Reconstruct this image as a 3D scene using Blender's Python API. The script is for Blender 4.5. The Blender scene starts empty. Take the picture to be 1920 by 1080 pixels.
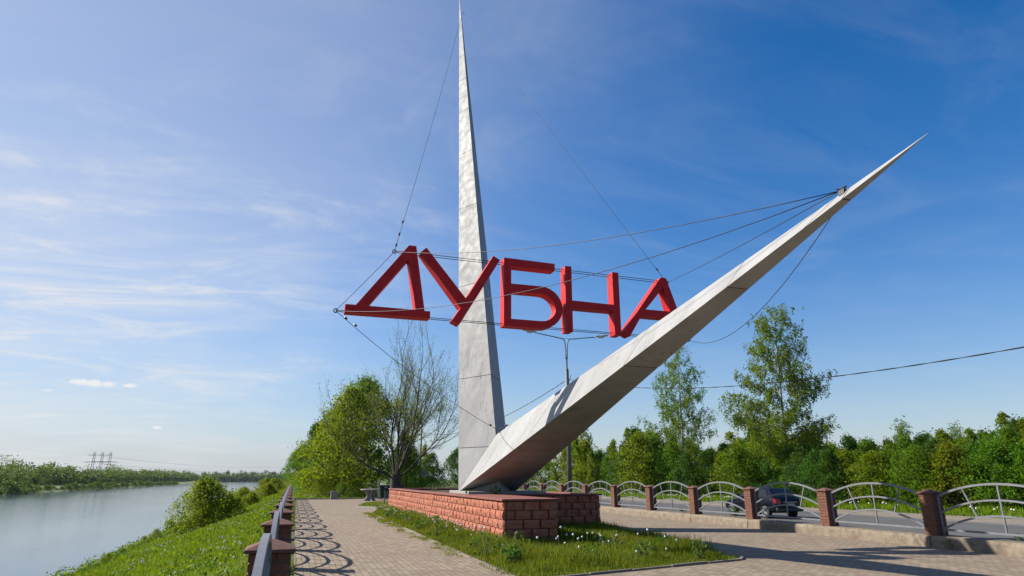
import bpy, bmesh, math, random
import numpy as np
from mathutils import Vector, Matrix

# ------------------------------------------------------------------ camera
SC = bpy.context.scene
COL = SC.collection
cd = bpy.data.cameras.new('camera')
cd.sensor_width = 36.0
cd.lens = 22.5
cd.clip_start = 0.05
cd.clip_end = 12000
cam = bpy.data.objects.new('camera', cd)
COL.objects.link(cam)
cam.location = (0, 0, 1.65)
cam.rotation_euler = (math.radians(90 + 16.63), 0, math.radians(-18.2))
SC.camera = cam

# ------------------------------------------------------------------ sun and sky
SUN_EL = 35.5
SKY_SAT, SKY_VAL = 1.34, 1.62
SUN_AZ = 55.5            # degrees to the left of +Y
w = bpy.data.worlds.new('World')
SC.world = w
w.use_nodes = True
N = w.node_tree.nodes
L = w.node_tree.links
N.clear()
wo = N.new('ShaderNodeOutputWorld')
bg = N.new('ShaderNodeBackground')
bg.inputs['Strength'].default_value = 0.050
sky = N.new('ShaderNodeTexSky')
sky.sky_type = 'NISHITA'
sky.sun_disc = False
sky.sun_elevation = math.radians(SUN_EL)
sky.sun_rotation = math.radians(-SUN_AZ)
sky.air_density = 1.0
sky.dust_density = 0.3
sky.ozone_density = 4.0
tc = N.new('ShaderNodeTexCoord')
sep = N.new('ShaderNodeSeparateXYZ')
L.new(tc.outputs['Generated'], sep.inputs[0])


def wmath(op, a, b=None, clamp=False):
    n = N.new('ShaderNodeMath')
    n.operation = op
    n.use_clamp = clamp
    for i, v in enumerate((a, b)):
        if v is None:
            continue
        if isinstance(v, (int, float)):
            n.inputs[i].default_value = v
        else:
            L.new(v, n.inputs[i])
    return n.outputs[0]


# thin cirrus on a flat layer: direction divided by its height
den = wmath('ADD', wmath('MAXIMUM', sep.outputs[2], 0.0), 0.10)
cx = wmath('DIVIDE', sep.outputs[0], den)
cy = wmath('DIVIDE', sep.outputs[1], den)
cmb = N.new('ShaderNodeCombineXYZ')
L.new(cx, cmb.inputs[0])
L.new(cy, cmb.inputs[1])


def wnoise(rot, scale, loc, nscale, detail, rough, dist):
    m = N.new('ShaderNodeMapping')
    m.inputs['Rotation'].default_value = (0, 0, math.radians(rot))
    m.inputs['Scale'].default_value = scale
    m.inputs['Location'].default_value = loc
    L.new(cmb.outputs[0], m.inputs[0])
    n = N.new('ShaderNodeTexNoise')
    n.inputs['Scale'].default_value = nscale
    n.inputs['Detail'].default_value = detail
    n.inputs['Roughness'].default_value = rough
    n.inputs['Distortion'].default_value = dist
    L.new(m.outputs[0], n.inputs['Vector'])
    return n.outputs['Fac']


def wramp(src, a, b):
    r = N.new('ShaderNodeMapRange')
    r.interpolation_type = 'SMOOTHSTEP'
    r.inputs['From Min'].default_value = a
    r.inputs['From Max'].default_value = b
    L.new(src, r.inputs['Value'])
    return r.outputs[0]


def wmix(fac, a, b):
    n = N.new('ShaderNodeMix')
    n.data_type = 'RGBA'
    L.new(fac, n.inputs[0])
    L.new(a, n.inputs[6])
    if isinstance(b, tuple):
        n.inputs[7].default_value = (*b, 1)
    else:
        L.new(b, n.inputs[7])
    return n.outputs[2]


hsv = N.new('ShaderNodeHueSaturation')
hsv.inputs['Saturation'].default_value = SKY_SAT
hsv.inputs['Value'].default_value = SKY_VAL
hsv.inputs['Hue'].default_value = 0.505
L.new(sky.outputs[0], hsv.inputs['Color'])
# pale glow of the air round the sun
dt = N.new('ShaderNodeVectorMath')
dt.operation = 'DOT_PRODUCT'
L.new(tc.outputs['Generated'], dt.inputs[0])
dt.inputs[1].default_value = (-math.sin(math.radians(SUN_AZ)) * math.cos(math.radians(SUN_EL)),
                              math.cos(math.radians(SUN_AZ)) * math.cos(math.radians(SUN_EL)), math.sin(math.radians(SUN_EL)))
glow = wmath('MULTIPLY', wramp(dt.outputs['Value'], 0.15, 1.10), 0.56)
c0 = wmix(glow, hsv.outputs[0], (5.9, 6.45, 7.4))
# pale air towards the horizon, all round
hz = wmath('MULTIPLY', wmath('POWER', wmath('SUBTRACT', 1.0, wmath('MAXIMUM', sep.outputs[2], 0.0)), 7.0), 0.92)
c1 = wmix(hz, c0, (5.1, 5.45, 6.25))
# cirrus: a bank on the sun's side, thin streaks elsewhere
bank = wramp(wmath('ADD', dt.outputs['Value'], wmath('MULTIPLY', wnoise(0, (1, 1, 1), (1.3, 2.2, 0), 0.9, 3, 0.5, 0.2), 0.5)), 0.68, 1.05)
bank = wmath('MULTIPLY', bank, wmath('ADD', wmath('MULTIPLY', wramp(cy, 1.2, 2.3), 0.85), 0.15))
wisp = wramp(wnoise(40, (0.55, 1.0, 1), (0.9, 5.1, 0), 1.7, 11, 0.66, 2.2), 0.44, 0.80)
fine = wramp(wnoise(34, (0.35, 1.2, 1), (7.3, 1.2, 0), 3.6, 10, 0.66, 0.6), 0.42, 0.85)
f1 = wmath('MULTIPLY', wmath('ADD', wmath('MULTIPLY', wisp, 0.80), wmath('MULTIPLY', fine, 0.40)), wmath('ADD', wmath('MULTIPLY', bank, 0.86), 0.09))
f1 = wmath('ADD', f1, wmath('MULTIPLY', bank, 0.34))
c2 = wmix(wmath('MULTIPLY', f1, 1.0, True), c1, (8.6, 8.7, 8.9))
# a few small fair-weather clouds low over the far bank: left angle, elevation, half width, half height
cn = N.new('ShaderNodeTexNoise')
cn.inputs['Scale'].default_value = 70.0
cn.inputs['Detail'].default_value = 6
cn.inputs['Roughness'].default_value = 0.6
L.new(tc.outputs['Generated'], cn.inputs['Vector'])
jit = wmath('MULTIPLY', wmath('SUBTRACT', cn.outputs['Fac'], 0.5), 3.6)


def wdot(v):
    n = N.new('ShaderNodeVectorMath')
    n.operation = 'DOT_PRODUCT'
    L.new(tc.outputs['Generated'], n.inputs[0])
    n.inputs[1].default_value = v
    return n.outputs['Value']


for az_, el_, hw_, hh_ in [(14.94, 6.87, 0.0326, 0.0053), (17.7, 6.12, 0.0099, 0.003), (12.61, 6.85, 0.0106, 0.003), (10.23, 3.8, 0.0078, 0.0026)]:
    a_, e_ = math.radians(az_), math.radians(el_)
    cdir = Vector((-math.sin(a_) * math.cos(e_), math.cos(a_) * math.cos(e_), math.sin(e_)))
    tdir = Vector((math.cos(a_), math.sin(a_), 0))
    udir = tdir.cross(cdir)
    du = wmath('DIVIDE', wdot(tdir), hw_)
    dv = wmath('DIVIDE', wdot(udir), hh_)
    r2 = wmath('ADD', wmath('ADD', wmath('MULTIPLY', du, du), wmath('MULTIPLY', dv, dv)), jit)
    inv_ = wmath('SUBTRACT', 1.0, wramp(r2, 0.1, 1.15))
    front = wramp(wdot(cdir), 0.5, 0.8)
    c2 = wmix(wmath('MULTIPLY', wmath('MULTIPLY', inv_, front), 0.85), c2, (9.6, 9.5, 9.5))
L.new(c2, bg.inputs['Color'])
L.new(bg.outputs[0], wo.inputs['Surface'])

sd = bpy.data.lights.new('sun', 'SUN')
sd.energy = 5.0
sd.angle = math.radians(0.53)
sd.color = (1.0, 0.94, 0.84)
sun = bpy.data.objects.new('sun', sd)
COL.objects.link(sun)
_ce, _se = math.cos(math.radians(SUN_EL)), math.sin(math.radians(SUN_EL))
_to = Vector((-math.sin(math.radians(SUN_AZ)) * _ce, math.cos(math.radians(SUN_AZ)) * _ce, _se))
sun.rotation_euler = _to.to_track_quat('Z', 'Y').to_euler()
sun.location = (-30, 20, 40)

SC.view_settings.view_transform = 'Standard'
SC.view_settings.look = 'None'
SC.view_settings.exposure = 0.90
SC.view_settings.gamma = 1.0
SC.view_settings.use_curve_mapping = False

RNG = np.random.default_rng(11)
random.seed(11)


# ------------------------------------------------------------------ helpers
def tag(o, label=None, cat=None, group=None, kind=None):
    if label:
        o['label'] = label
    if cat:
        o['category'] = cat
    if group:
        o['group'] = group
    if kind:
        o['kind'] = kind
    return o


def link(o, parent=None):
    COL.objects.link(o)
    if parent is not None:
        o.parent = parent
    return o


def empty(name, loc=(0, 0, 0), rz=0.0, parent=None):
    o = bpy.data.objects.new(name, None)
    o.empty_display_size = 0.2
    o.location = loc
    o.rotation_euler = (0, 0, rz)
    return link(o, parent)


def mobj(name, me, parent=None, loc=None, rz=None):
    o = bpy.data.objects.new(name, me)
    if loc is not None:
        o.location = loc
    if rz is not None:
        o.rotation_euler = (0, 0, rz)
    return link(o, parent)


def mesh(name, verts, faces, mat=None, smooth=False):
    me = bpy.data.meshes.new(name)
    me.from_pydata([tuple(map(float, v)) for v in verts], [], [tuple(map(int, f)) for f in faces])
    if mat:
        me.materials.append(mat)
    if smooth:
        me.polygons.foreach_set('use_smooth', [True] * len(me.polygons))
    me.update()
    return me


def mesh_np(name, V, F, mats, midx=None, smooth=False):
    """big mesh: V (n,3) array, F (m,k) array of one polygon size"""
    me = bpy.data.meshes.new(name)
    V = np.ascontiguousarray(V, dtype=np.float32)
    F = np.ascontiguousarray(F, dtype=np.int32)
    m, k = F.shape
    me.vertices.add(len(V))
    me.vertices.foreach_set('co', V.ravel())
    me.loops.add(m * k)
    me.loops.foreach_set('vertex_index', F.ravel())
    me.polygons.add(m)
    me.polygons.foreach_set('loop_start', np.arange(0, m * k, k, dtype=np.int32))
    for mt in mats:
        me.materials.append(mt)
    if midx is not None:
        me.polygons.foreach_set('material_index', np.ascontiguousarray(midx, dtype=np.int32))
    if smooth:
        me.polygons.foreach_set('use_smooth', np.ones(m, dtype=bool))
    me.update(calc_edges=True)
    return me


class MB:
    """collects polygons, builds one mesh"""

    def __init__(self):
        self.v = []
        self.f = []

    def add(self, vs, fs):
        b = len(self.v)
        self.v += [tuple(x) for x in vs]
        self.f += [tuple(i + b for i in f) for f in fs]

    def box(self, x0, x1, y0, y1, z0, z1):
        self.add([(x0, y0, z0), (x1, y0, z0), (x1, y1, z0), (x0, y1, z0),
                  (x0, y0, z1), (x1, y0, z1), (x1, y1, z1), (x0, y1, z1)],
                 [(0, 3, 2, 1), (4, 5, 6, 7), (0, 1, 5, 4), (1, 2, 6, 5), (2, 3, 7, 6), (3, 0, 4, 7)])

    def prism(self, poly, z0, z1):
        n = len(poly)
        self.add([(p[0], p[1], z0) for p in poly] + [(p[0], p[1], z1) for p in poly],
                 [tuple(range(n - 1, -1, -1)), tuple(range(n, 2 * n))] +
                 [(i, (i + 1) % n, n + (i + 1) % n, n + i) for i in range(n)])

    def tube(self, pts, rad, sides=6, cap=True, phase=0.0):
        pts = [Vector(p) for p in pts]
        n = len(pts)
        if not hasattr(rad, '__len__'):
            rad = [rad] * n
        ref = None
        vs = []
        for i, p in enumerate(pts):
            d = (pts[min(i + 1, n - 1)] - pts[max(i - 1, 0)])
            if d.length < 1e-9:
                d = Vector((0, 0, 1))
            d.normalize()
            if ref is None:
                ref = Vector((0, 0, 1)) if abs(d.z) < 0.9 else Vector((1, 0, 0))
            a = d.cross(ref)
            if a.length < 1e-6:
                a = d.orthogonal()
            a.normalize()
            b = a.cross(d).normalized()
            ref = b
            for s in range(sides):
                t = phase + 2 * math.pi * s / sides
                vs.append(p + (a * math.cos(t) + b * math.sin(t)) * rad[i])
        fs = []
        for i in range(n - 1):
            for s in range(sides):
                s2 = (s + 1) % sides
                fs.append((i * sides + s, i * sides + s2, (i + 1) * sides + s2, (i + 1) * sides + s))
        if cap:
            fs.append(tuple(range(sides - 1, -1, -1)))
            fs.append(tuple((n - 1) * sides + s for s in range(sides)))
        self.add(vs, fs)

    def lathe(self, prof, sides=16, c=(0, 0)):
        vs = []
        for r, z in prof:
            for s in range(sides):
                t = 2 * math.pi * s / sides
                vs.append((c[0] + r * math.cos(t), c[1] + r * math.sin(t), z))
        n = len(prof)
        fs = [(i * sides + s, i * sides + (s + 1) % sides, (i + 1) * sides + (s + 1) % sides, (i + 1) * sides + s)
              for i in range(n - 1) for s in range(sides)]
        fs.append(tuple(range(sides - 1, -1, -1)))
        fs.append(tuple((n - 1) * sides + s for s in range(sides)))
        self.add(vs, fs)

    def me(self, name, mat=None, smooth=False, bevel=0.0):
        m = mesh(name, self.v, self.f, mat, smooth)
        bm = bmesh.new()
        bm.from_mesh(m)
        bmesh.ops.recalc_face_normals(bm, faces=bm.faces)
        if bevel:
            bmesh.ops.bevel(bm, geom=[e for e in bm.edges if len(e.link_faces) == 2 and e.calc_face_angle(0) > 0.5],
                            offset=bevel, segments=1, affect='EDGES', clamp_overlap=True)
        bm.to_mesh(m)
        bm.free()
        return m

    def build(self, name, mat, parent=None, smooth=False, bevel=0.0, loc=None, rz=None):
        return mobj(name, self.me(name, mat, smooth, bevel), parent, loc, rz)


# ------------------------------------------------------------------ materials
ALB = 0.56     # all base colours are given for a mid exposure and brought down together


class Mat:
    def __init__(self, name, rough=0.7, metal=0.0, color=(0.5, 0.5, 0.5)):
        self.m = bpy.data.materials.new(name)
        self.m.use_nodes = True
        self.nt = self.m.node_tree
        self.n = self.nt.nodes
        self.l = self.nt.links
        self.b = self.n['Principled BSDF']
        self.out = self.n['Material Output']
        self.b.inputs['Roughness'].default_value = rough
        self.b.inputs['Metallic'].default_value = metal
        self.b.inputs['Base Color'].default_value = (*[c * ALB for c in color], 1)
        self.tcn = None

    def coord(self, kind='Object', scale=(1, 1, 1), rot=(0, 0, 0), loc=(0, 0, 0)):
        if self.tcn is None:
            self.tcn = self.n.new('ShaderNodeTexCoord')
        mp = self.n.new('ShaderNodeMapping')
        mp.inputs['Scale'].default_value = scale
        mp.inputs['Rotation'].default_value = rot
        mp.inputs['Location'].default_value = loc
        if kind == 'World':
            g = self.n.new('ShaderNodeNewGeometry')
            self.l.new(g.outputs['Position'], mp.inputs[0])
        else:
            self.l.new(self.tcn.outputs[kind], mp.inputs[0])
        return mp.outputs[0]

    def noise(self, vec, scale, detail=4, rough=0.55, dist=0.0):
        t = self.n.new('ShaderNodeTexNoise')
        t.inputs['Scale'].default_value = scale
        t.inputs['Detail'].default_value = detail
        t.inputs['Roughness'].default_value = rough
        t.inputs['Distortion'].default_value = dist
        if vec is not None:
            self.l.new(vec, t.inputs['Vector'])
        return t.outputs['Fac']

    def ramp(self, src, stops):
        r = self.n.new('ShaderNodeValToRGB')
        e = r.color_ramp.elements
        while len(e) < len(stops):
            e.new(0.5)
        for el, (p, c) in zip(e, stops):
            el.position = p
            el.color = (*c, 1) if len(c) == 3 else c
        self.l.new(src, r.inputs[0])
        return r.outputs[0]

    def fmap(self, src, a, b, c=0.0, d=1.0):
        r = self.n.new('ShaderNodeMapRange')
        for k, v in (('From Min', a), ('From Max', b), ('To Min', c), ('To Max', d)):
            r.inputs[k].default_value = v
        self.l.new(src, r.inputs['Value'])
        return r.outputs[0]

    def math(self, op, a, b):
        n = self.n.new('ShaderNodeMath')
        n.operation = op
        for i, v in enumerate((a, b)):
            if isinstance(v, (int, float)):
                n.inputs[i].default_value = v
            else:
                self.l.new(v, n.inputs[i])
        return n.outputs[0]

    def mix(self, fac, a, b, mode='MIX'):
        n = self.n.new('ShaderNodeMix')
        n.data_type = 'RGBA'
        n.blend_type = mode
        for i, v in ((0, fac), (6, a), (7, b)):
            if isinstance(v, (int, float)):
                n.inputs[i].default_value = v
            elif isinstance(v, tuple):
                n.inputs[i].default_value = (*v, 1)
            else:
                self.l.new(v, n.inputs[i])
        return n.outputs[2]

    def color(self, src):
        src = self.mix(1.0, src, (ALB, ALB, ALB), 'MULTIPLY')
        self.l.new(src, self.b.inputs['Base Color'])
        return src

    def rough(self, src):
        self.l.new(src, self.b.inputs['Roughness'])

    def bump(self, src, strength=0.3, dist=0.02, prev=None):
        b = self.n.new('ShaderNodeBump')
        b.inputs['Strength'].default_value = strength
        b.inputs['Distance'].default_value = dist
        self.l.new(src, b.inputs['Height'])
        if prev is not None:
            self.l.new(prev, b.inputs['Normal'])
        self.l.new(b.outputs[0], self.b.inputs['Normal'])
        return b.outputs[0]

    def rand(self):
        o = self.n.new('ShaderNodeObjectInfo')
        return o.outputs['Random']

    def island(self):
        g = self.n.new('ShaderNodeNewGeometry')
        return g.outputs['Random Per Island']


def M_plain(name, color, rough=0.6, metal=0.0, var=0.15, nscale=6.0, bump=0.0, bdist=0.01):
    k = Mat(name, rough, metal, color)
    v = k.coord('Object')
    n = k.noise(v, nscale, 5)
    dark = tuple(c * (1 - var) for c in color)
    lite = tuple(min(1, c * (1 + var)) for c in color)
    k.color(k.ramp(n, [(0.3, dark), (0.7, lite)]))
    if bump:
        k.bump(k.noise(v, nscale * 4, 6), bump, bdist)
    return k.m


def M_silver():
    k = Mat('silver_sheet', 0.55, 0.0)
    k.b.inputs['Specular IOR Level'].default_value = 0.2
    v = k.coord('World')
    big = k.noise(k.coord('World', (0.5, 0.5, 0.35)), 1.6, 5, 0.6)
    base = k.ramp(big, [(0.3, (0.455, 0.455, 0.455)), (0.7, (0.58, 0.58, 0.578))])
    tint = k.fmap(k.rand(), 0, 1, 0.86, 1.06)
    cmbn = k.n.new('ShaderNodeCombineXYZ')
    for i in range(3):
        k.l.new(tint, cmbn.inputs[i])
    base = k.mix(1.0, base, cmbn.outputs[0], 'MULTIPLY')
    # run marks down the sheets and flaked spots
    streak = k.noise(k.coord('World', (5.0, 5.0, 0.7), (0.0, 0.35, 0.0)), 2.2, 8, 0.7, 0.6)
    area = k.noise(k.coord('World', (0.35, 0.35, 0.35), loc=(2.0, 0, 5)), 1.0, 3)
    sm = k.math('MULTIPLY', k.fmap(streak, 0.56, 0.66), k.fmap(area, 0.44, 0.58))
    base = k.mix(k.math('MULTIPLY', sm, 0.85), base, (0.16, 0.15, 0.14))
    grime = k.noise(k.coord('World', (1.2, 1.2, 0.25)), 1.5, 6, 0.6)
    base = k.mix(k.fmap(grime, 0.48, 0.75, 0.0, 0.55), base, (0.30, 0.285, 0.26))
    k.color(base)
    k.rough(k.fmap(k.noise(v, 3.0, 5), 0.3, 0.7, 0.5, 0.7))
    b1 = k.bump(k.noise(k.coord('World', (1, 1, 0.8)), 1.1, 2, 0.45), 0.38, 0.10)
    k.bump(k.noise(v, 9.0, 4), 0.06, 0.01, b1)
    return k.m


def M_red():
    k = Mat('red_paint', 0.55, 0.0)
    k.b.inputs['Specular IOR Level'].default_value = 0.2
    v = k.coord('World')
    n = k.noise(v, 2.0, 6, 0.6)
    c = k.ramp(n, [(0.3, (0.78, 0.016, 0.020)), (0.7, (0.92, 0.028, 0.030))])
    fade = k.noise(k.coord('World', (1, 1, 0.3)), 5.0, 6, 0.7)
    c = k.mix(k.fmap(fade, 0.5, 0.8, 0.0, 0.35), c, (0.58, 0.07, 0.07))
    run = k.noise(k.coord('World', (6.0, 6.0, 0.6)), 1.6, 8, 0.7)
    c = k.mix(k.fmap(run, 0.50, 0.74, 0.0, 0.6), c, (0.34, 0.012, 0.016))
    pale = k.noise(k.coord('World', (1.5, 1.5, 1.2), loc=(3, 1, 7)), 2.4, 7, 0.72)
    c = k.mix(k.fmap(pale, 0.58, 0.72, 0.0, 0.45), c, (0.62, 0.13, 0.11))
    k.color(c)
    b0 = k.bump(k.noise(v, 1.8, 3), 0.35, 0.05)
    k.bump(k.noise(v, 14, 4), 0.15, 0.01, b0)
    return k.m


def M_paving():
    k = Mat('concrete_pavers', 0.85)
    geo = k.n.new('ShaderNodeNewGeometry')
    sp = k.n.new('ShaderNodeSeparateXYZ')
    k.l.new(geo.outputs['Position'], sp.inputs[0])
    cb = k.n.new('ShaderNodeCombineXYZ')
    k.l.new(sp.outputs[1], cb.inputs[0])
    k.l.new(sp.outputs[0], cb.inputs[1])
    wob = k.noise(k.coord('World'), 1.2, 3)
    wv = k.n.new('ShaderNodeVectorMath')
    wv.operation = 'MULTIPLY_ADD'
    cw = k.n.new('ShaderNodeCombineXYZ')
    k.l.new(wob, cw.inputs[0])
    k.l.new(wob, cw.inputs[1])
    k.l.new(cw.outputs[0], wv.inputs[0])
    wv.inputs[1].default_value = (0.05, 0.05, 0)
    k.l.new(cb.outputs[0], wv.inputs[2])
    br = k.n.new('ShaderNodeTexBrick')
    br.inputs['Scale'].default_value = 1.0
    br.inputs['Brick Width'].default_value = 0.21
    br.inputs['Row Height'].default_value = 0.125
    br.inputs['Mortar Size'].default_value = 0.007
    br.inputs['Mortar Smooth'].default_value = 0.3
    br.inputs['Color1'].default_value = (0.31, 0.225, 0.145, 1)
    br.inputs['Color2'].default_value = (0.50, 0.39, 0.27, 1)
    br.inputs['Mortar'].default_value = (0.10, 0.075, 0.05, 1)
    k.l.new(wv.outputs[0], br.inputs['Vector'])
    big = k.noise(k.coord('World'), 0.35, 5, 0.6)
    c = k.mix(k.fmap(big, 0.45, 0.75, 0.0, 0.55), br.outputs['Color'], (0.27, 0.19, 0.125))
    sp2 = k.noise(k.coord('World'), 2.3, 6, 0.7)
    c = k.mix(k.fmap(sp2, 0.55, 0.8, 0.0, 0.4), c, (0.43, 0.36, 0.28))
    vor = k.noise(k.coord('World', loc=(5, 9, 0)), 0.9, 7, 0.75)
    c = k.mix(k.fmap(vor, 0.56, 0.66, 0.0, 0.35), c, (0.20, 0.145, 0.10))
    moss = k.noise(k.coord('World', (1, .35, 1), loc=(2, 4, 0)), 1.1, 7, 0.75)
    c = k.mix(k.fmap(moss, 0.60, 0.74, 0.0, 0.45), c, (0.17, 0.17, 0.06))
    gr = k.noise(k.coord('World'), 40, 3)
    c = k.mix(k.fmap(gr, 0.3, 0.7, 0.0, 0.35), c, (0.24, 0.185, 0.13))
    k.color(c)
    inv = k.math('SUBTRACT', 1.0, br.outputs['Fac'])
    b1 = k.bump(inv, 0.7, 0.012)
    k.bump(gr, 0.2, 0.004, b1)
    return k.m


def M_block(name, a, b, c):
    k = Mat(name, 0.88)
    v = k.coord('World')
    n = k.noise(v, 7.0, 8, 0.7)
    col = k.ramp(n, [(0.25, a), (0.5, b), (0.78, c)])
    t = k.rand()
    col = k.mix(k.fmap(t, 0, 1, 0.0, 0.5), col, tuple(0.5 * (x + y) * 0.82 for x, y in zip(a, b)))
    pale = k.noise(k.coord('World', (1, 1, 1.6)), 1.4, 6, 0.7)
    col = k.mix(k.fmap(pale, 0.52, 0.78, 0.0, 0.45), col, (0.54, 0.31, 0.22))
    k.color(col)
    b1 = k.bump(k.noise(v, 26, 8, 0.7), 0.7, 0.02)
    k.bump(k.noise(v, 90, 4), 0.3, 0.004, b1)
    return k.m


def M_leaf(name, dark, mid, lite, trans=0.45, tcol=None, nscale=0.7):
    k = Mat(name, 0.55)
    v = k.coord('Object')
    n = k.noise(v, nscale, 3)
    c = k.ramp(n, [(0.3, dark), (0.52, mid), (0.75, lite)])
    isl = k.island()
    c = k.mix(k.fmap(isl, 0, 1, 0.0, 0.55), c, mid)
    hs = k.n.new('ShaderNodeHueSaturation')
    k.l.new(c, hs.inputs['Color'])
    k.l.new(k.fmap(k.rand(), 0, 1, 0.475, 0.525), hs.inputs['Hue'])
    sc = k.math('ADD', k.fmap(isl, 0, 1, -0.22, 0.22), k.fmap(k.rand(), 0, 1, 0.82, 1.2))
    k.l.new(sc, hs.inputs['Value'])
    col = hs.outputs[0]
    col = k.color(col)
    k.b.inputs['Specular IOR Level'].default_value = 0.12
    tr = k.n.new('ShaderNodeBsdfTranslucent')
    tcl = k.mix(0.65, col, tuple(c * ALB for c in (tcol or lite)))
    k.l.new(tcl, tr.inputs['Color'])
    mx = k.n.new('ShaderNodeMixShader')
    mx.inputs[0].default_value = trans
    k.l.new(k.b.outputs[0], mx.inputs[1])
    k.l.new(tr.outputs[0], mx.inputs[2])
    k.l.new(mx.outputs[0], k.out.inputs['Surface'])
    return k.m


def M_bark(name, a, b, scale=(6, 6, 1.2)):
    k = Mat(name, 0.9)
    v = k.coord('Object', scale)
    n = k.noise(v, 2.0, 7, 0.7)
    k.color(k.ramp(n, [(0.35, a), (0.65, b)]))
    k.bump(n, 0.6, 0.03)
    return k.m


def M_birchbark():
    k = Mat('birch_bark', 0.75)
    n = k.noise(k.coord('Object', (2.0, 2.0, 6.0)), 1.6, 6, 0.7)
    c = k.ramp(n, [(0.40, (0.05, 0.045, 0.04)), (0.50, (0.55, 0.53, 0.50)), (0.75, (0.66, 0.64, 0.60))])
    k.color(c)
    return k.m


def M_ground(name, a, b, c, scale=0.5):
    k = Mat(name, 0.95)
    v = k.coord('World')
    n = k.noise(v, scale, 8, 0.68)
    n2 = k.noise(v, scale * 14, 5, 0.7)
    col = k.ramp(n, [(0.3, a), (0.52, b), (0.75, c)])
    col = k.mix(k.fmap(n2, 0.3, 0.7, 0.0, 0.5), col, tuple(x * 0.5 for x in a))
    k.color(col)
    k.bump(n2, 0.8, 0.06)
    return k.m


def M_brickpost():
    k = Mat('post_brick', 0.9)
    v = k.coord('World')
    n = k.noise(v, 14, 7, 0.7)
    c = k.ramp(n, [(0.3, (0.16, 0.055, 0.03)), (0.6, (0.29, 0.115, 0.062)), (0.8, (0.42, 0.21, 0.13))])
    c = k.mix(k.fmap(k.rand(), 0, 1, 0, 0.45), c, (0.17, 0.07, 0.045))
    k.color(c)
    k.bump(k.noise(v, 40, 6, 0.7), 0.6, 0.01)
    return k.m


def M_water():
    k = Mat('canal_water', 0.09, 0.0, (0.08, 0.115, 0.16))
    k.b.inputs['IOR'].default_value = 1.33
    k.b.inputs['Specular IOR Level'].default_value = 0.5
    v = k.coord('World', (0.45, 1.0, 1))
    area = k.noise(k.coord('World', (0.02, 0.006, 1)), 1.0, 3, 0.5, 0.4)
    wv = k.noise(v, 1.6, 5, 0.6, 0.3)
    am = k.fmap(area, 0.42, 0.62, 0.25, 1.0)
    h = k.math('MULTIPLY', wv, am)
    k.bump(h, 0.22, 0.12)
    return k.m


def M_asphalt():
    k = Mat('asphalt', 0.88)
    v = k.coord('World')
    n = k.noise(v, 0.6, 6, 0.6)
    g = k.noise(v, 60, 3)
    c = k.ramp(n, [(0.3, (0.085, 0.083, 0.08)), (0.7, (0.14, 0.135, 0.13))])
    c = k.mix(k.fmap(g, 0.35, 0.65, 0, 0.4), c, (0.20, 0.195, 0.185))
    k.color(c)
    k.bump(g, 0.3, 0.004)
    return k.m


def M_concrete(name, a, b, scale=3.0, bump=0.5):
    k = Mat(name, 0.9)
    v = k.coord('World')
    n = k.noise(v, scale, 8, 0.7)
    c = k.ramp(n, [(0.3, a), (0.7, b)])
    st = k.noise(k.coord('World', (1, 1, 0.5)), scale * 0.5, 5, 0.7)
    c = k.mix(k.fmap(st, 0.55, 0.8, 0.0, 0.5), c, tuple(x * 0.45 for x in a))
    k.color(c)
    k.bump(k.noise(v, scale * 8, 7, 0.7), bump, 0.012)
    return k.m


MT = {}
MT['silver'] = M_silver()
MT['seam'] = M_plain('dark_steel', (0.05, 0.045, 0.04), 0.7, 0.2)
MT['red'] = M_red()
MT['paving'] = M_paving()
MT['block'] = M_block('split_block_red', (0.36, 0.095, 0.045), (0.60, 0.185, 0.095), (0.72, 0.29, 0.17))
MT['joint'] = M_concrete('block_joint', (0.07, 0.03, 0.02), (0.11, 0.05, 0.032), 4, 0.3)
MT['coping'] = M_concrete('red_coping', (0.27, 0.075, 0.05), (0.37, 0.12, 0.085), 3, 0.3)
MT['postcap'] = M_concrete('post_cap_red', (0.17, 0.062, 0.045), (0.25, 0.10, 0.07), 6, 0.5)
MT['brick'] = M_brickpost()
MT['mortar'] = M_concrete('post_mortar', (0.16, 0.10, 0.08), (0.26, 0.18, 0.15), 8, 0.3)
MT['rail'] = M_plain('grey_rail_paint', (0.27, 0.275, 0.30), 0.45, 0.1, 0.08, 5)
MT['cable'] = M_plain('steel_cable', (0.05, 0.05, 0.055), 0.55, 0.5, 0.2)
MT['concrete'] = M_concrete('rough_concrete', (0.20, 0.15, 0.10), (0.42, 0.34, 0.25), 5.0, 1.0)
MT['greyconc'] = M_concrete('grey_concrete', (0.36, 0.34, 0.31), (0.48, 0.46, 0.42), 4, 0.5)
MT['asphalt'] = M_asphalt()
MT['whiteline'] = M_plain('road_paint', (0.62, 0.61, 0.58), 0.7, 0, 0.25, 3)
MT['sand'] = M_ground('sandy_shoulder', (0.30, 0.24, 0.17), (0.40, 0.33, 0.25), (0.46, 0.39, 0.30), 0.8)
MT['soil'] = M_ground('planter_soil', (0.05, 0.035, 0.022), (0.085, 0.06, 0.038), (0.12, 0.09, 0.05), 2.0)
MT['turf'] = M_ground('turf_ground', (0.06, 0.10, 0.006), (0.11, 0.165, 0.008), (0.17, 0.18, 0.014), 0.35)
MT['fargrass'] = M_ground('far_grass', (0.09, 0.14, 0.01), (0.16, 0.22, 0.014), (0.24, 0.27, 0.025), 0.03)
MT['water'] = M_water()
MT['grass'] = M_leaf('grass_blade', (0.1017, 0.195, 0.0055), (0.1973, 0.3055, 0.0073), (0.3468, 0.364, 0.0127), 0.45, (0.3947, 0.546, 0.0109), 0.55)
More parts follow.
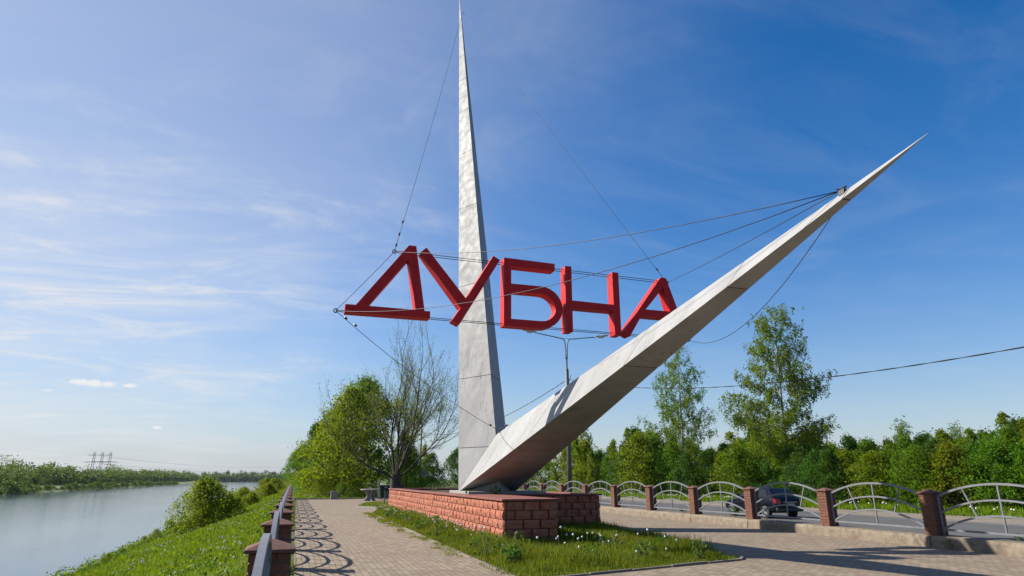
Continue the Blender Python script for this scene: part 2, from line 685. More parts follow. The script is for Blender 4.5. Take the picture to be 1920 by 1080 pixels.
MT['bedgrass'] = M_leaf('bed_grass_blade', (0.0633, 0.138, 0.0069), (0.1725, 0.23, 0.0115), (0.391, 0.3105, 0.0345), 0.45, (0.391, 0.414, 0.0207), 0.8)
MT['weed'] = M_leaf('weed_leaf', (0.0562, 0.15, 0.0175), (0.1, 0.225, 0.025), (0.15, 0.275, 0.0375), 0.4, (0.225, 0.4, 0.0375), 1.5)
MT['fluff'] = M_plain('dandelion_fluff', (1.1, 1.08, 1.02), 0.95, 0, 0.05, 30)
MT['stem'] = M_plain('pale_stem', (0.30, 0.30, 0.10), 0.7, 0, 0.2, 8)
MT['leaf_a'] = M_leaf('leaf_mid_green', (0.0549, 0.1515, 0.0077), (0.1165, 0.2473, 0.0128), (0.1988, 0.335, 0.0178), 0.48, (0.3429, 0.5742, 0.0178))
MT['leaf_b'] = M_leaf('leaf_yellow_green', (0.0999, 0.179, 0.0065), (0.1938, 0.2754, 0.0097), (0.3054, 0.358, 0.0151), 0.5, (0.4698, 0.5783, 0.0173))
MT['leaf_c'] = M_leaf('leaf_dark_green', (0.0292, 0.0842, 0.0104), (0.0612, 0.1426, 0.0143), (0.1094, 0.2025, 0.0207), 0.4, (0.1895, 0.3726, 0.0207))
MT['leaf_birch'] = M_leaf('leaf_birch', (0.0872, 0.1755, 0.0125), (0.1647, 0.273, 0.0174), (0.2616, 0.351, 0.0225), 0.48, (0.4262, 0.585, 0.025))
MT['leaf_far'] = M_leaf('leaf_far_wood', (0.0735, 0.1654, 0.0235), (0.1365, 0.2536, 0.0323), (0.231, 0.3528, 0.0441), 0.3, (0.315, 0.4851, 0.0441), 0.06)
MT['bark'] = M_bark('grey_brown_bark', (0.035, 0.027, 0.020), (0.10, 0.078, 0.06))
MT['birchbark'] = M_birchbark()
MT['darkmetal'] = M_plain('dark_metal', (0.06, 0.065, 0.065), 0.5, 0.4, 0.2)
MT['polegrey'] = M_plain('galvanised_pole', (0.20, 0.205, 0.20), 0.55, 0.5, 0.2)
MT['head'] = M_plain('lamp_housing', (0.75, 0.75, 0.72), 0.5, 0, 0.1)
MT['lens'] = M_plain('lamp_lens', (1.2, 1.15, 0.75), 0.25, 0, 0.1)

# ------------------------------------------------------------------ ground, canal, roads
YA, YB = -150.0, 4200.0
prof = [(-16.0, -5.2), (-11.4, -3.68), (-11.0, -3.5), (-0.75, -0.14), (-0.45, -0.05), (16.15, -0.05), (17.3, -0.22),
        (33.0, -0.22), (36.5, -0.02), (60, 0.0), (4000, 0.0)]
ys = [YA, -40, 0, 20, 40, 60, 90, 130, 200, 350, 700, 1500, YB]
V = [(x, y, z) for y in ys for (x, z) in prof]
npf = len(prof)
F = [(j * npf + i, j * npf + i + 1, (j + 1) * npf + i + 1, (j + 1) * npf + i) for j in range(len(ys) - 1) for i in range(npf - 1)]
tag(mobj('ground', mesh('ground', V, F, MT['turf'])), kind='structure')

WZ = -3.55
wv = [(-1200, -200, WZ), (-10.5, -200, WZ), (-10.5, 3500, WZ), (-1200, 3500, WZ)]
tag(mobj('water', mesh('water', wv, [(0, 1, 2, 3)], MT['water'])), kind='structure')

shore = [(-92, -300), (-93, 100), (-95, 275), (-98, 350), (-99, 493), (-113, 872), (-128, 1300), (-145, 1480)]
V = []
for x, y in shore:
    V += [(x + 3, y, WZ - 0.8), (x, y, WZ + 0.15), (x - 5, y, WZ + 1.1), (x - 22, y, WZ + 1.6), (x - 40, y, WZ + 2.2), (-4200, y, WZ + 3)]
F = [(j * 6 + i, (j + 1) * 6 + i, (j + 1) * 6 + i + 1, j * 6 + i + 1) for j in range(len(shore) - 1) for i in range(5)]
tag(mobj('far_bank', mesh('far_bank', V, F, MT['fargrass'])), kind='structure')
V = [(-4200, 1475, WZ + 3), (-150, 1478, WZ + 0.2), (-10.6, 1490, WZ + 0.2), (-10.6, 4200, 0), (-4200, 4200, 0)]
tag(mobj('far_shore', mesh('far_shore', V, [(0, 1, 2, 3, 4)], MT['fargrass'])), kind='structure')

# paved promenade, one sheet with real holes left to the beds lying 4 mm higher
pv = [(0.08, -30, 0), (15.5, -30, 0), (15.5, 33.4, 0), (15.9, 46, 0), (10.2, 50.5, 0), (10.2, 60.5, 0), (0.45, 59.2, 0), (0.2, 20, 0)]
tag(mobj('pavement', mesh('pavement', pv, [tuple(range(8))], MT['paving'])), kind='structure')
BED = [(4.0, 34.9), (3.92, 11.55), (4.25, 11.25), (9.2, 12.5), (9.5, 12.85), (10.3, 20.0), (10.35, 37.6), (5.0, 37.6)]
mbd = MB()
mbd.add([(x, y, 0.012) for x, y in BED], [tuple(range(len(BED) - 1, -1, -1))])
tag(mbd.build('bed_soil', MT['turf']), kind='structure')
BED2 = [(4.0, 43.2), (5.0, 41.2), (10.6, 41.0), (10.6, 49.6), (5.3, 49.6)]
mbd = MB()
mbd.add([(x, y, 0.012) for x, y in BED2], [tuple(range(len(BED2) - 1, -1, -1))])
tag(mbd.build('lawn_patch', MT['turf']), kind='structure')


def kerb_run(root, pts, wdt, h, step, mat, name='kerb_stone'):
    for (x0, y0), (x1, y1) in zip(pts, pts[1:]):
        ln = math.hypot(x1 - x0, y1 - y0)
        n = max(1, round(ln / step))
        a = math.atan2(y1 - y0, x1 - x0)
        for i in range(n):
            t = (i + 0.5) / n
            m = MB()
            m.box(-ln / n / 2 + 0.006, ln / n / 2 - 0.006, -wdt / 2, wdt / 2, -0.06, h)
            o = m.build(name, mat, root, bevel=0.012)
            o.location = (x0 + (x1 - x0) * t, y0 + (y1 - y0) * t, random.uniform(-0.012, 0.008))
            o.rotation_euler = (random.uniform(-.02, .02), 0, a + random.uniform(-.008, .008))


kr = tag(empty('kerb'), kind='structure')
kerb_run(kr, [(3.98, 34.9), (3.86, 11.6)], 0.09, 0.010, 1.0, MT['concrete'])
kerb_run(kr, [(3.9, 11.45), (4.22, 11.18), (9.2, 12.43), (9.5, 12.75)], 0.08, 0.04, 1.0, MT['concrete'])
kerb_run(kr, [(3.93, 43.1), (4.95, 41.12), (8.0, 41.0)], 0.10, 0.06, 1.0, MT['greyconc'])
kerb_run(kr, [(0.3, 59.4), (9.9, 60.6)], 0.12, 0.09, 1.0, MT['greyconc'])

# road beyond the fence
V = [(17.55, -120, -0.205), (29.6, -120, -0.205), (29.6, 900, -0.205), (17.55, 900, -0.205)]
tag(mobj('road', mesh('road', V, [(0, 1, 2, 3)], MT['asphalt'])), kind='structure')
V = [(29.6, -120, -0.212), (33.2, -120, -0.19), (33.4, 900, -0.19), (29.6, 900, -0.212)]
tag(mobj('road_shoulder', mesh('road_shoulder', V, [(0, 1, 2, 3)], MT['sand'])), kind='structure')
m = MB()
for x in (18.1, 29.0):
    m.add([(x, -60, -0.2), (x + 0.12, -60, -0.2), (x + 0.12, 400, -0.2), (x, 400, -0.2)], [(0, 1, 2, 3)])
y = -40
while y < 200:
    m.add([(23.5, y, -0.2), (23.62, y, -0.2), (23.62, y + 2, -0.2), (23.5, y + 2, -0.2)], [(0, 1, 2, 3)])
    y += 6
tag(m.build('road_markings', MT['whiteline']), kind='structure')

# ------------------------------------------------------------------ monument: two three-sided spikes
XS = 6.8
ZP = 1.28


def spike(name, base, tip, levels, label, mat, axis_out):
    """three-edged tapering spike clad in sheets: dark core, a sheet per face and level"""
    base = [Vector(b) for b in base]
    tip = Vector(tip)
    root = empty(name, (base[0] + base[1] + base[2]) / 3)
    off = -root.location
    core = MB()
    cen = (base[0] + base[1] + base[2]) / 3
    cb = [cen + (b - cen) * 0.975 + off for b in base]
    ct = tip + (cen - tip) * 0.004 + off
    core.add(cb + [ct], [(0, 1, 2), (0, 3, 1), (1, 3, 2), (2, 3, 0)])
    core.build('core', MT['seam'], root)
    for f in range(3):
        a, b = base[f], base[(f + 1) % 3]
        nrm = (b - a).cross(tip - a).normalized()
        if nrm.dot((a + b) / 2 - cen) < 0:
            nrm = -nrm
        for k0, k1 in zip(levels, levels[1:]):
            Lh = (tip - (a + b) / 2).length
            g = 0.011 / Lh
            pts = []
            nseg = max(2, int((k1 - k0) * Lh / 1.1))
            vs, fs = [], []
            for i in range(nseg + 1):
                k = k0 + g + (k1 - k0 - 2 * g) * i / nseg
                k = min(k, 0.9995)
                p, q = a + (tip - a) * k, b + (tip - b) * k
                for j in range(4):
                    e = j / 3
                    bulge = 0.0
                    if 0 < i < nseg and 0 < j < 3:
                        bulge = random.uniform(-0.006, 0.010) * min(1, (q - p).length)
                    vs.append(p + (q - p) * e + nrm * bulge + off)
            for i in range(nseg):
                for j in range(3):
                    fs.append((i * 4 + j, i * 4 + j + 1, i * 4 + 5 + j, i * 4 + 4 + j))
            me = mesh('sheet', vs, fs, mat, True)
            bm = bmesh.new()
            bm.from_mesh(me)
            bmesh.ops.recalc_face_normals(bm, faces=bm.faces)
            bm.faces.ensure_lookup_table()
            if bm.faces[0].normal.dot(nrm) < 0:
                bmesh.ops.reverse_faces(bm, faces=bm.faces)
            bm.to_mesh(me)
            bm.free()
            mobj('sheet', me, root)
    tag(root, label, 'monument', 'two silver spikes of the monument')
    return root


def lerp(a, b, k):
    return tuple(x + (y - x) * k for x, y in zip(a, b))


PT = (XS, 30.66, 29.06)
pb = [(XS, 21.97, ZP), (XS - 1.03, 23.78, ZP), (XS + 1.03, 23.78, ZP)]
pb = [lerp(PT, b, 1.009) for b in pb]
spike('silver_spike', pb, PT, [0, .062, .158, .305, .45, .565, .665, .70, .745, .81, .90, 1.0],
      'tall silver spike with a sharp tip rising steeply behind the red letters', MT['silver'], 1)
AT = (XS, 4.85, 5.59)
ab = [(XS, 22.2, 3.22), (XS - 1.06, 23.3, ZP), (XS + 1.06, 23.3, ZP)]
ab = [lerp(AT, b, 1.012) for b in ab]
spike('silver_spike', ab, AT, [0, .10, .33, .62, .80, .93, 1.0],
      'low slanting silver spike reaching forward over the planter, dark underneath', MT['silver'], 1)

# ------------------------------------------------------------------ planter of split-face blocks
PL = empty('block_planter', (7.6, 27, 0))
tag(PL, 'long low planter of rough red split-face blocks carrying the silver spikes', 'planter')
px0, px1, pya, pyb, pyc, pxm = 5.15, 10.2, 16.35, 21.25, 37.4, 6.62
HB, LB = 0.222, 0.458
core = MB()
t = 0.05
core.box(px0 + t, pxm - t, pya + t, pyb + 0.3, -0.1, 1.105)
core.box(px0 + t, px0 + 0.42, pyb + 0.3, pyc - t, -0.1, 1.105)
core.box(px1 - 0.42, px1 - t, pyb + t, pyc - t, -0.1, 1.105)
core.box(px0 + 0.42, px1 - 0.42, pyc - 0.42, pyc - t, -0.1, 1.105)
core.box(pxm - t, px1 - 0.42, pyb + t, pyb + 0.42, -0.1, 1.1)
OFF = Vector((-7.6, -27, 0))


def shift(o):
    o.location = Vector(o.location) + OFF
    return o


shift(core.build('core', MT['joint'], PL))
m = MB()
m.box(px0 + 0.42, px1 - 0.42, pyb + 0.42, pyc - 0.42, 0.7, 1.06)
shift(m.build('soil', MT['soil'], PL))
m = MB()
m.box(5.62, 8.4, 21.75, 24.6, 1.0, 1.255)
shift(m.build('concrete_pad', MT['greyconc'], PL, bevel=0.02))


def block_mesh(seed, length):
    """split-face block: front towards -X, local y along the wall, z up"""
    r = random.Random(seed)
    nx, nz = 5, 4
    l2, h = length / 2 - 0.014, HB - 0.018
    vs, fs = [], []
    for i in range(nx):
        for j in range(nz):
            e = (i in (0, nx - 1)) or (j in (0, nz - 1))
            dx = (0.022 if i in (0, nx - 1) else 0.0) if e else -r.uniform(0.002, 0.030)
            yy = -l2 + 2 * l2 * (0, .09, .5, .91, 1)[i] + (0 if i in (0, nx - 1) else r.uniform(-.012, .012))
            zz = h * j / (nz - 1) + (0 if j in (0, nz - 1) else r.uniform(-.012, .012))
            vs.append((dx + r.uniform(-0.004, 0.004), yy, zz))
    for i in range(nx - 1):
        for j in range(nz - 1):
            a = i * nz + j
            fs.append((a, a + 1, a + nz + 1, a + nz))
    rim = [i * nz for i in range(nx)] + [(nx - 1) * nz + j for j in range(1, nz)] + \
          [i * nz + nz - 1 for i in range(nx - 2, -1, -1)] + [j for j in range(nz - 2, 0, -1)]
    b = len(vs)
    for i in rim:
        vs.append((0.075, vs[i][1], vs[i][2]))
    n = len(rim)
    for q in range(n):
        fs.append((rim[q], rim[(q + 1) % n], b + (q + 1) % n, b + q))
    me = mesh('block', vs, fs, MT['block'])
    bm = bmesh.new()
    bm.from_mesh(me)
    bmesh.ops.recalc_face_normals(bm, faces=bm.faces)
    bm.to_mesh(me)
    bm.free()
    return me


FULL = [block_mesh(s, LB) for s in range(7)]
HALF = [block_mesh(50 + s, LB / 2) for s in range(4)]


def wall_blocks(x, y, ux, uy, length, rot, rows=5):
    for r in range(rows):
        pos = 0.0
        first = True
        while pos < length - 0.02:
            ln = LB
            if first and r % 2:
                ln = LB / 2
            first = False
            rest = length - pos
            if rest < LB * 0.75:
                ln = LB / 2 if rest > LB * 0.2 else rest
            sc = 1.0
            if rest < ln + 0.12:
                sc = rest / ln
                ln = rest
            me = random.choice(HALF if ln < LB * 0.75 else FULL)
            o = mobj('block', me, PL)
            jx = random.uniform(-.008, .008)
            o.location = Vector((x + ux * (pos + ln / 2) + uy * jx, y + uy * (pos + ln / 2) + ux * jx, r * HB + 0.004)) + OFF
            o.rotation_euler = (0, 0, rot + random.uniform(-.02, .02))
            if ln < LB * 0.75:
                o.scale = (1, ln / (LB / 2), 1)
            else:
                o.scale = (1, ln / LB, 1)
            pos += ln


wall_blocks(px0, pya, 0, 1, pyc - pya, 0)                       # long side to the path
wall_blocks(px0 + 0.08, pya, 1, 0, pxm - px0 - 0.08, math.pi / 2)    # end facing the photographer
wall_blocks(pxm, pyb, 1, 0, px1 - pxm, math.pi / 2)              # set-back front
m = MB()
m.box(pxm - t - 0.002, pxm - 0.01, pya + 0.09, pyb - 0.005, 0, 1.1)
m.box(px1 - t - 0.002, px1 - 0.01, pyb + 0.09, pyc, 0, 1.1)
shift(m.build('side_facing', MT['block'], PL))


def coping(x0, y0, x1, y1, wd, n):
    for i in range(n):
        a, b = i / n, (i + 1) / n
        m = MB()
        g = 0.004
        if abs(x1 - x0) > abs(y1 - y0):
            m.box(x0 + (x1 - x0) * a + g, x0 + (x1 - x0) * b - g, y0, y0 + wd, 1.112, 1.165)
        else:
            m.box(x0, x0 + wd, y0 + (y1 - y0) * a + g, y0 + (y1 - y0) * b - g, 1.112, 1.165)
        shift(m.build('coping_slab', MT['coping'], PL, bevel=0.01))


coping(px0 - 0.06, pya - 0.06, px0 - 0.06, pyb + 0.06 - 0.12, pxm - px0 + 0.12, 4)
coping(px0 - 0.06, pyb - 0.06, px0 - 0.06, pyc + 0.06, 0.52, 14)
coping(px0 + 0.47, pyb - 0.06, px1 + 0.06, pyb - 0.06, 0.52, 4)
coping(px1 - 0.46, pyb + 0.47, px1 - 0.46, pyc + 0.06, 0.52, 14)
coping(px0 + 0.47, pyc - 0.46, px1 - 0.47, pyc - 0.46, 0.52, 4)

# ------------------------------------------------------------------ red letters
LY0, LY1 = 18.10, 18.50


def letter(label, outer, holes):
    bm = bmesh.new()

    def loop(pts, y):
        vs = [bm.verts.new((x, y, z)) for x, z in pts]
        es = [bm.edges.new((vs[i], vs[(i + 1) % len(vs)])) for i in range(len(vs))]
        return vs, es

    fr, bk = [], []
    for pts in [outer] + holes:
        a, ea = loop(pts, LY0)
        b, eb = loop(pts, LY1)
        fr += ea
        bk += eb
        for i in range(len(a)):
            j = (i + 1) % len(a)
            bm.faces.new((a[i], a[j], b[j], b[i]))
    bmesh.ops.triangle_fill(bm, use_beauty=True, use_dissolve=True, edges=fr)
    bmesh.ops.triangle_fill(bm, use_beauty=True, use_dissolve=True, edges=bk)
    bmesh.ops.recalc_face_normals(bm, faces=bm.faces)
    cx_ = sum(p[0] for p in outer) / len(outer)
    z0 = min(p[1] for p in outer)
    bmesh.ops.translate(bm, verts=bm.verts, vec=(-cx_, -LY0, -z0))
    me = bpy.data.meshes.new('letter')
    bm.to_mesh(me)
    bm.free()
    me.materials.append(MT['red'])
    o = mobj('letter', me, None, (cx_, LY0, z0))
    bv = o.modifiers.new('bevel', 'BEVEL')
    bv.width = 0.008
    bv.segments = 2
    bv.limit_method = 'ANGLE'
    bv.angle_limit = math.radians(40)
    tag(o, label, 'letter', 'red letters hung on cables')
    return o


letter('red metal letter Д, a triangle on a long foot, leftmost of the word',
       [(0.98, 6.18), (3.42, 6.18), (3.42, 6.39), (3.25, 6.39), (2.92, 8.38), (2.70, 8.38), (1.27, 6.41), (0.98, 6.41)],
       [[(1.62, 6.41), (2.98, 6.40), (2.71, 7.92)]])
letter('red metal letter У leaning between Д and Б, in front of the tall spike',
       [(3.05, 8.19), (3.23, 8.37), (4.49, 6.88), (5.34, 8.34), (5.56, 8.22), (4.31, 6.06), (4.07, 6.17), (4.33, 6.57)], [])


def arc(cx_, cz, rx, rz, a0, a1, n):
    return [(cx_ + rx * math.cos(math.radians(a0 + (a1 - a0) * i / n)), cz + rz * math.sin(math.radians(a0 + (a1 - a0) * i / n)))
            for i in range(n + 1)]


letter('red metal letter Б with a rounded bowl, middle letter of the word',
       [(5.69, 6.13)] + arc(6.92, 6.81, 0.72, 0.68, -90, 90, 14) + [(5.93, 7.49), (5.93, 8.06), (7.40, 8.05), (7.40, 8.29), (5.69, 8.32)],
       [[(5.93, 6.36), (5.93, 7.24)] + arc(6.92, 6.80, 0.49, 0.44, 90, -90, 12)])
letter('red metal letter Н with two straight posts and a crossbar, fourth in the word',
       [(7.75, 6.09), (7.98, 6.09), (7.98, 6.88), (9.44, 6.87), (9.44, 6.09), (9.67, 6.09), (9.67, 8.22), (9.44, 8.22),
        (9.44, 7.10), (7.98, 7.12), (7.98, 8.26), (7.75, 8.26)], [])
letter('red metal letter А, rightmost of the word, its foot hidden by the slanting spike',
       [(9.74, 6.20), (9.98, 6.08), (10.44, 6.80), (11.66, 6.80), (11.92, 6.12), (12.15, 6.20), (11.47, 8.21), (11.26, 8.21)],
       [[(10.62, 7.04), (11.57, 7.04), (11.34, 7.86)]])


# ------------------------------------------------------------------ cables of the letter net
def cable(label, p, q, sag=0.0, r=0.0085, name='cable', cat='cable', n=14, group='steel cables holding the letters', mat=None, clamps=()):
    p, q = Vector(p), Vector(q)
    root = empty(name, p)
    pts = [p + (q - p) * (i / n) - Vector((0, 0, sag * 4 * (i / n) * (1 - i / n))) - p for i in range(n + 1)]
    m = MB()
    m.tube(pts, r, 5)
    m.build('strand', mat or MT['cable'], root, smooth=True)
    for c in clamps:
        d = (q - p).normalized()
        a = (q - p) * c
        k = MB()
        k.tube([a - d * 0.05, a + d * 0.05], 0.03, 6)
        k.build('clamp', MT['cable'], root)
    tag(root, label, cat, group)
    return root


YC = 18.3
UL, UR = (2.30, YC, 8.2), (11.62, YC, 8.12)
LL, LR = (0.74, YC, 6.24), (12.3, YC, 6.16)
PTOP = (XS - 0.03, 29.5, 26.9)
ATT = (XS, 6.25, 5.45)
PBAS = (XS - 0.05, 22.25, 3.34)
cable('thin cable from the tall spike tip down to the top of letter Д', PTOP, UL, 0.25, clamps=(.93, .96, .985))
cable('thin cable from the tall spike tip down to the top of letter А', PTOP, UR, 0.1, clamps=(.97,))
cable('uppermost cable from the slanting spike across to the top of letter Д', ATT, UL, 0.35, .007)
cable('long cable crossing in front of letters Б and У to the foot of Д', ATT, LL, 0.55, .007)
cable('short cable from the slanting spike to the top of letter А', ATT, UR, 0.05, .007)
cable('slack cable looping behind the slanting spike to the foot of letter А', (XS + .02, 6.3, 5.28), LR, 0.75, .007)
cable('cable from the foot of the tall spike up to the foot of Д', PBAS, LL, 0.2, clamps=(.05, .9, .95))
cable('cable from the foot of the tall spike towards the foot of letter А', PBAS, LR, 0.2, clamps=(.05,))
cable('slanting edge cable joining both left corners of the letter net', UL, LL, 0.02)
cable('slanting edge cable joining both right corners of the letter net', UR, LR, 0.02)
for zname, A, B in (('upper', UL, UR), ('lower', LL, LR)):
    for dy, side in ((-0.09, 'front'), (0.10, 'rear')):
        a, b = Vector(A), Vector(B)
        root = empty('cable', a)
        m = MB()
        d = (b - a)
        y = Vector((0, dy, 0))
        m.tube([Vector((0, 0, 0)), d * 0.018 + y, d * 0.5 + y, d * 0.982 + y, d], 0.011, 5)
        m.build('strand', MT['cable'], root)
        tag(root, '%s strand of the %s pair of cables threaded through the red letters' % (side, zname), 'cable', 'steel cables holding the letters')
m = MB()
for P in (UL, UR, LL, LR):
    pass
for P, who in ((UL, 'upper left'), (UR, 'upper right'), (LL, 'lower left'), (LR, 'lower right')):
    m = MB()
    pts = [(0.055 * math.cos(a), 0, 0.055 * math.sin(a)) for a in [2 * math.pi * i / 14 for i in range(15)]]
    m.tube(pts, 0.016, 6, cap=False)
    tag(m.build('ring', MT['cable'], None, loc=P), 'dark steel ring at the %s corner of the letter net' % who, 'ring', 'steel rings at the net corners')
m = MB()
m.tube([(0, -.07, .05), (0, .07, .05)], 0.014, 6)
m.tube([(-.025, -.06, .0), (.025, .06, .07)], 0.011, 6)
m.tube([(.025, -.06, .0), (-.025, .07, .06)], 0.011, 6)
m.box(-.03, .03, -.05, .05, -.05, .025)
tag(m.build('cable_anchor', MT['cable'], None, loc=(XS, 6.2, 5.42)), 'dark cable anchor knot on top of the slanting spike near its tip', 'anchor')

# ------------------------------------------------------------------ fences
POST_H = 1.0
BR_L, BR_W, BR_H = 0.245, 0.118, 0.069
_bm = bmesh.new()


def brick_mesh(seed):
    r = random.Random(seed)
    m = MB()
    m.box(-BR_L / 2, BR_L / 2, -BR_W / 2, BR_W / 2, 0, BR_H)
    me = m.me('brick', MT['brick'], bevel=0.006)
    for v in me.vertices:
        v.co += Vector((r.uniform(-.003, .003), r.uniform(-.004, .004), r.uniform(-.002, .002)))
    return me


BRK = [brick_mesh(s) for s in range(5)]
COURSE = POST_H / 12.0
_m = MB()
_m.box(-0.168, 0.168, -0.168, 0.168, -0.4, POST_H - 0.002)
POSTCORE = _m.me('mortar_core', MT['mortar'])
_m = MB()
e, a = 0.225, 0.0
_m.add([(-e, -e, POST_H), (e, -e, POST_H), (e, e, POST_H), (-e, e, POST_H),
        (-e, -e, POST_H + .028), (e, -e, POST_H + .028), (e, e, POST_H + .028), (-e, e, POST_H + .028),
        (-.03, -.03, POST_H + .105), (.03, -.03, POST_H + .105), (.03, .03, POST_H + .105), (-.03, .03, POST_H + .105)],
       [(0, 3, 2, 1), (0, 1, 5, 4), (1, 2, 6, 5), (2, 3, 7, 6), (3, 0, 4, 7), (4, 5, 9, 8), (5, 6, 10, 9), (6, 7, 11, 10), (7, 4, 8, 11), (8, 9, 10, 11)])
POSTCAP = _m.me('post_cap', MT['postcap'], bevel=0.006)


def brick_places():
    for c in range(12):
        s = 1 if c % 2 else -1
        z = c * COURSE + 0.006
        o, l = (BR_L - BR_W) / 2 * 1.0, BR_L / 2
        hw = 0.182 - BR_W / 2
        sh = 0.182 - BR_L / 2
        yield (-s * sh, -hw, z, 0.0)
        yield (hw, -s * sh, z, math.pi / 2)
        yield (s * sh, hw, z, 0.0)
        yield (-hw, s * sh, z, math.pi / 2)


_m = MB()
for (x, y, z, r) in brick_places():
    lx, ly = (BR_L / 2, BR_W / 2) if r == 0 else (BR_W / 2, BR_L / 2)
    _m.box(x - lx, x + lx, y - ly, y + ly, z, z + BR_H)
FARBRICKS = _m.me('brickwork', MT['brick'])


def post(x, y, z, detailed, label, group):
    root = empty('brick_post', (x, y, z), random.uniform(-.02, .02))
    tag(root, label, 'post', group)
    mobj('mortar_core', POSTCORE, root)
    mobj('post_cap', POSTCAP, root)
    if detailed:
        for (bx, by, bz, r) in brick_places():
            mobj('brick', random.choice(BRK), root, (bx, by, bz), r + random.uniform(-.012, .012))
    else:
        tag(mobj('brickwork', FARBRICKS, root), kind='stuff')
    return root


HS = 1.8 - 0.19


def bar_path(pts, w_, name, thick=0.045):
    m = MB()
    m.tube([(0, p[0], p[1]) for p in pts], w_ / 2 * 1.414, 4, True, math.pi / 4)
    return m.me(name, MT['rail'])


def archpts(hs, z0, z1, n=18):
    # circular arc
    h = z1 - z0
    R = (hs * hs + h * h) / (2 * h)
    cz = z1 - R
    a = math.asin(hs / R)
    return [(R * math.sin(-a + 2 * a * i / n), cz + R * math.cos(-a + 2 * a * i / n)) for i in range(n + 1)]


def archz(hs, z0, z1, y):
    h = z1 - z0
    R = (hs * hs + h * h) / (2 * h)
    return z1 - R + math.sqrt(R * R - y * y)


OUT, MIDA, INN = (HS, .93, 1.25), (HS, .52, .885), (HS - 0.05, .16, .53)
PANEL = [('outer_arch', bar_path(archpts(*OUT), 0.05, 'outer_arch')),
         ('middle_arch', bar_path(archpts(*MIDA), 0.042, 'middle_arch')),
         ('inner_arch', bar_path(archpts(*INN), 0.042, 'inner_arch')),
         ('bottom_rail', bar_path([(-HS, .14), (HS, .14)], 0.046, 'bottom_rail')),
         ('side_bar', bar_path([(-HS + .02, .05), (-HS + .02, .95)], 0.04, 'side_bar')),
         ('side_bar', bar_path([(HS - .02, .05), (HS - .02, .95)], 0.04, 'side_bar')),
         ('spoke', bar_path([(0, .15), (0, 1.24)], 0.034, 'spoke')),
         ('spoke', bar_path([(-.62, archz(*INN, .62)), (-.9, archz(*OUT, .9))], 0.034, 'spoke')),
         ('spoke', bar_path([(.62, archz(*INN, .62)), (.9, archz(*OUT, .9))], 0.034, 'spoke'))]


def panel(x, y, z, label, group):
    root = empty('arched_railing', (x, y, z))
    tag(root, label, 'fence', group)
    for nm, me in PANEL:
        mobj(nm, me, root)


ORD = ['nearest', 'second', 'third', 'fourth', 'fifth', 'sixth', 'seventh', 'eighth', 'ninth', 'tenth', 'eleventh', 'twelfth',
       'thirteenth', 'fourteenth', 'fifteenth', 'sixteenth', 'seventeenth']
XL = -0.14
for k in range(17):
    y = 3.3 + 3.6 * k
    post(XL, y, 0.0, 1 <= k <= 4, '%s brick post of the canal-side railing, shaded, with a hipped cap' % ORD[k], 'brick posts along the canal')
    if k < 16:
        panel(XL, y + 1.8, 0.0, '%s grey arched railing panel beside the canal slope' % ORD[k], 'arched railing panels along the canal')
XR, ZR = 15.75, 0.29
for k in range(12):
    y = 9.6 + 3.6 * k
    xo = XR + (0.02 * k if k < 7 else 0.14 + 0.05 * (k - 7))
    post(xo, y, ZR, k <= 6, '%s brick post of the roadside fence, on the concrete plinth' % ORD[k], 'brick posts along the road')
    if k < 11:
        panel(xo + .01, y + 1.8, ZR, '%s grey arched panel of the roadside fence' % ORD[k], 'arched fence panels along the road')
root = empty('fence_plinth', (XR, 9.6, 0))
tag(root, 'long low rough concrete plinth under the roadside fence', 'plinth')
for k in range(-2, 12):
    y0 = 3.6 * k
    nseg = 15
    vs, fs = [], []
    rr = random.Random(k)
    for i in range(nseg + 1):
        yy = y0 + 3.6 * i / nseg * 0.998
        sl = 0.02 * max(0, min(k + i / nseg, 7))
        wob = rr.uniform(-.028, .028)
        vs += [(-.30 + sl + wob, yy, -.05), (-.27 + sl + wob * .5, yy, .20 + rr.uniform(-.02, .02)), (-.225 + sl + rr.uniform(-.02, .02), yy, .282 + rr.uniform(-.014, .006)),
               (.3 + sl, yy, .288), (.34 + sl, yy, -.2)]
    for i in range(nseg):
        for j in range(4):
            fs.append((i * 5 + j, i * 5 + j + 1, i * 5 + j + 6, i * 5 + j + 5))
    fs += [(4, 3, 2, 1, 0), tuple(nseg * 5 + j for j in range(5))]
    me = mesh('concrete_segment', vs, fs, MT['concrete'])
    bm = bmesh.new()
    bm.from_mesh(me)
    bmesh.ops.recalc_face_normals(bm, faces=bm.faces)
    bm.to_mesh(me)
    bm.free()
    mobj('concrete_segment', me, root)


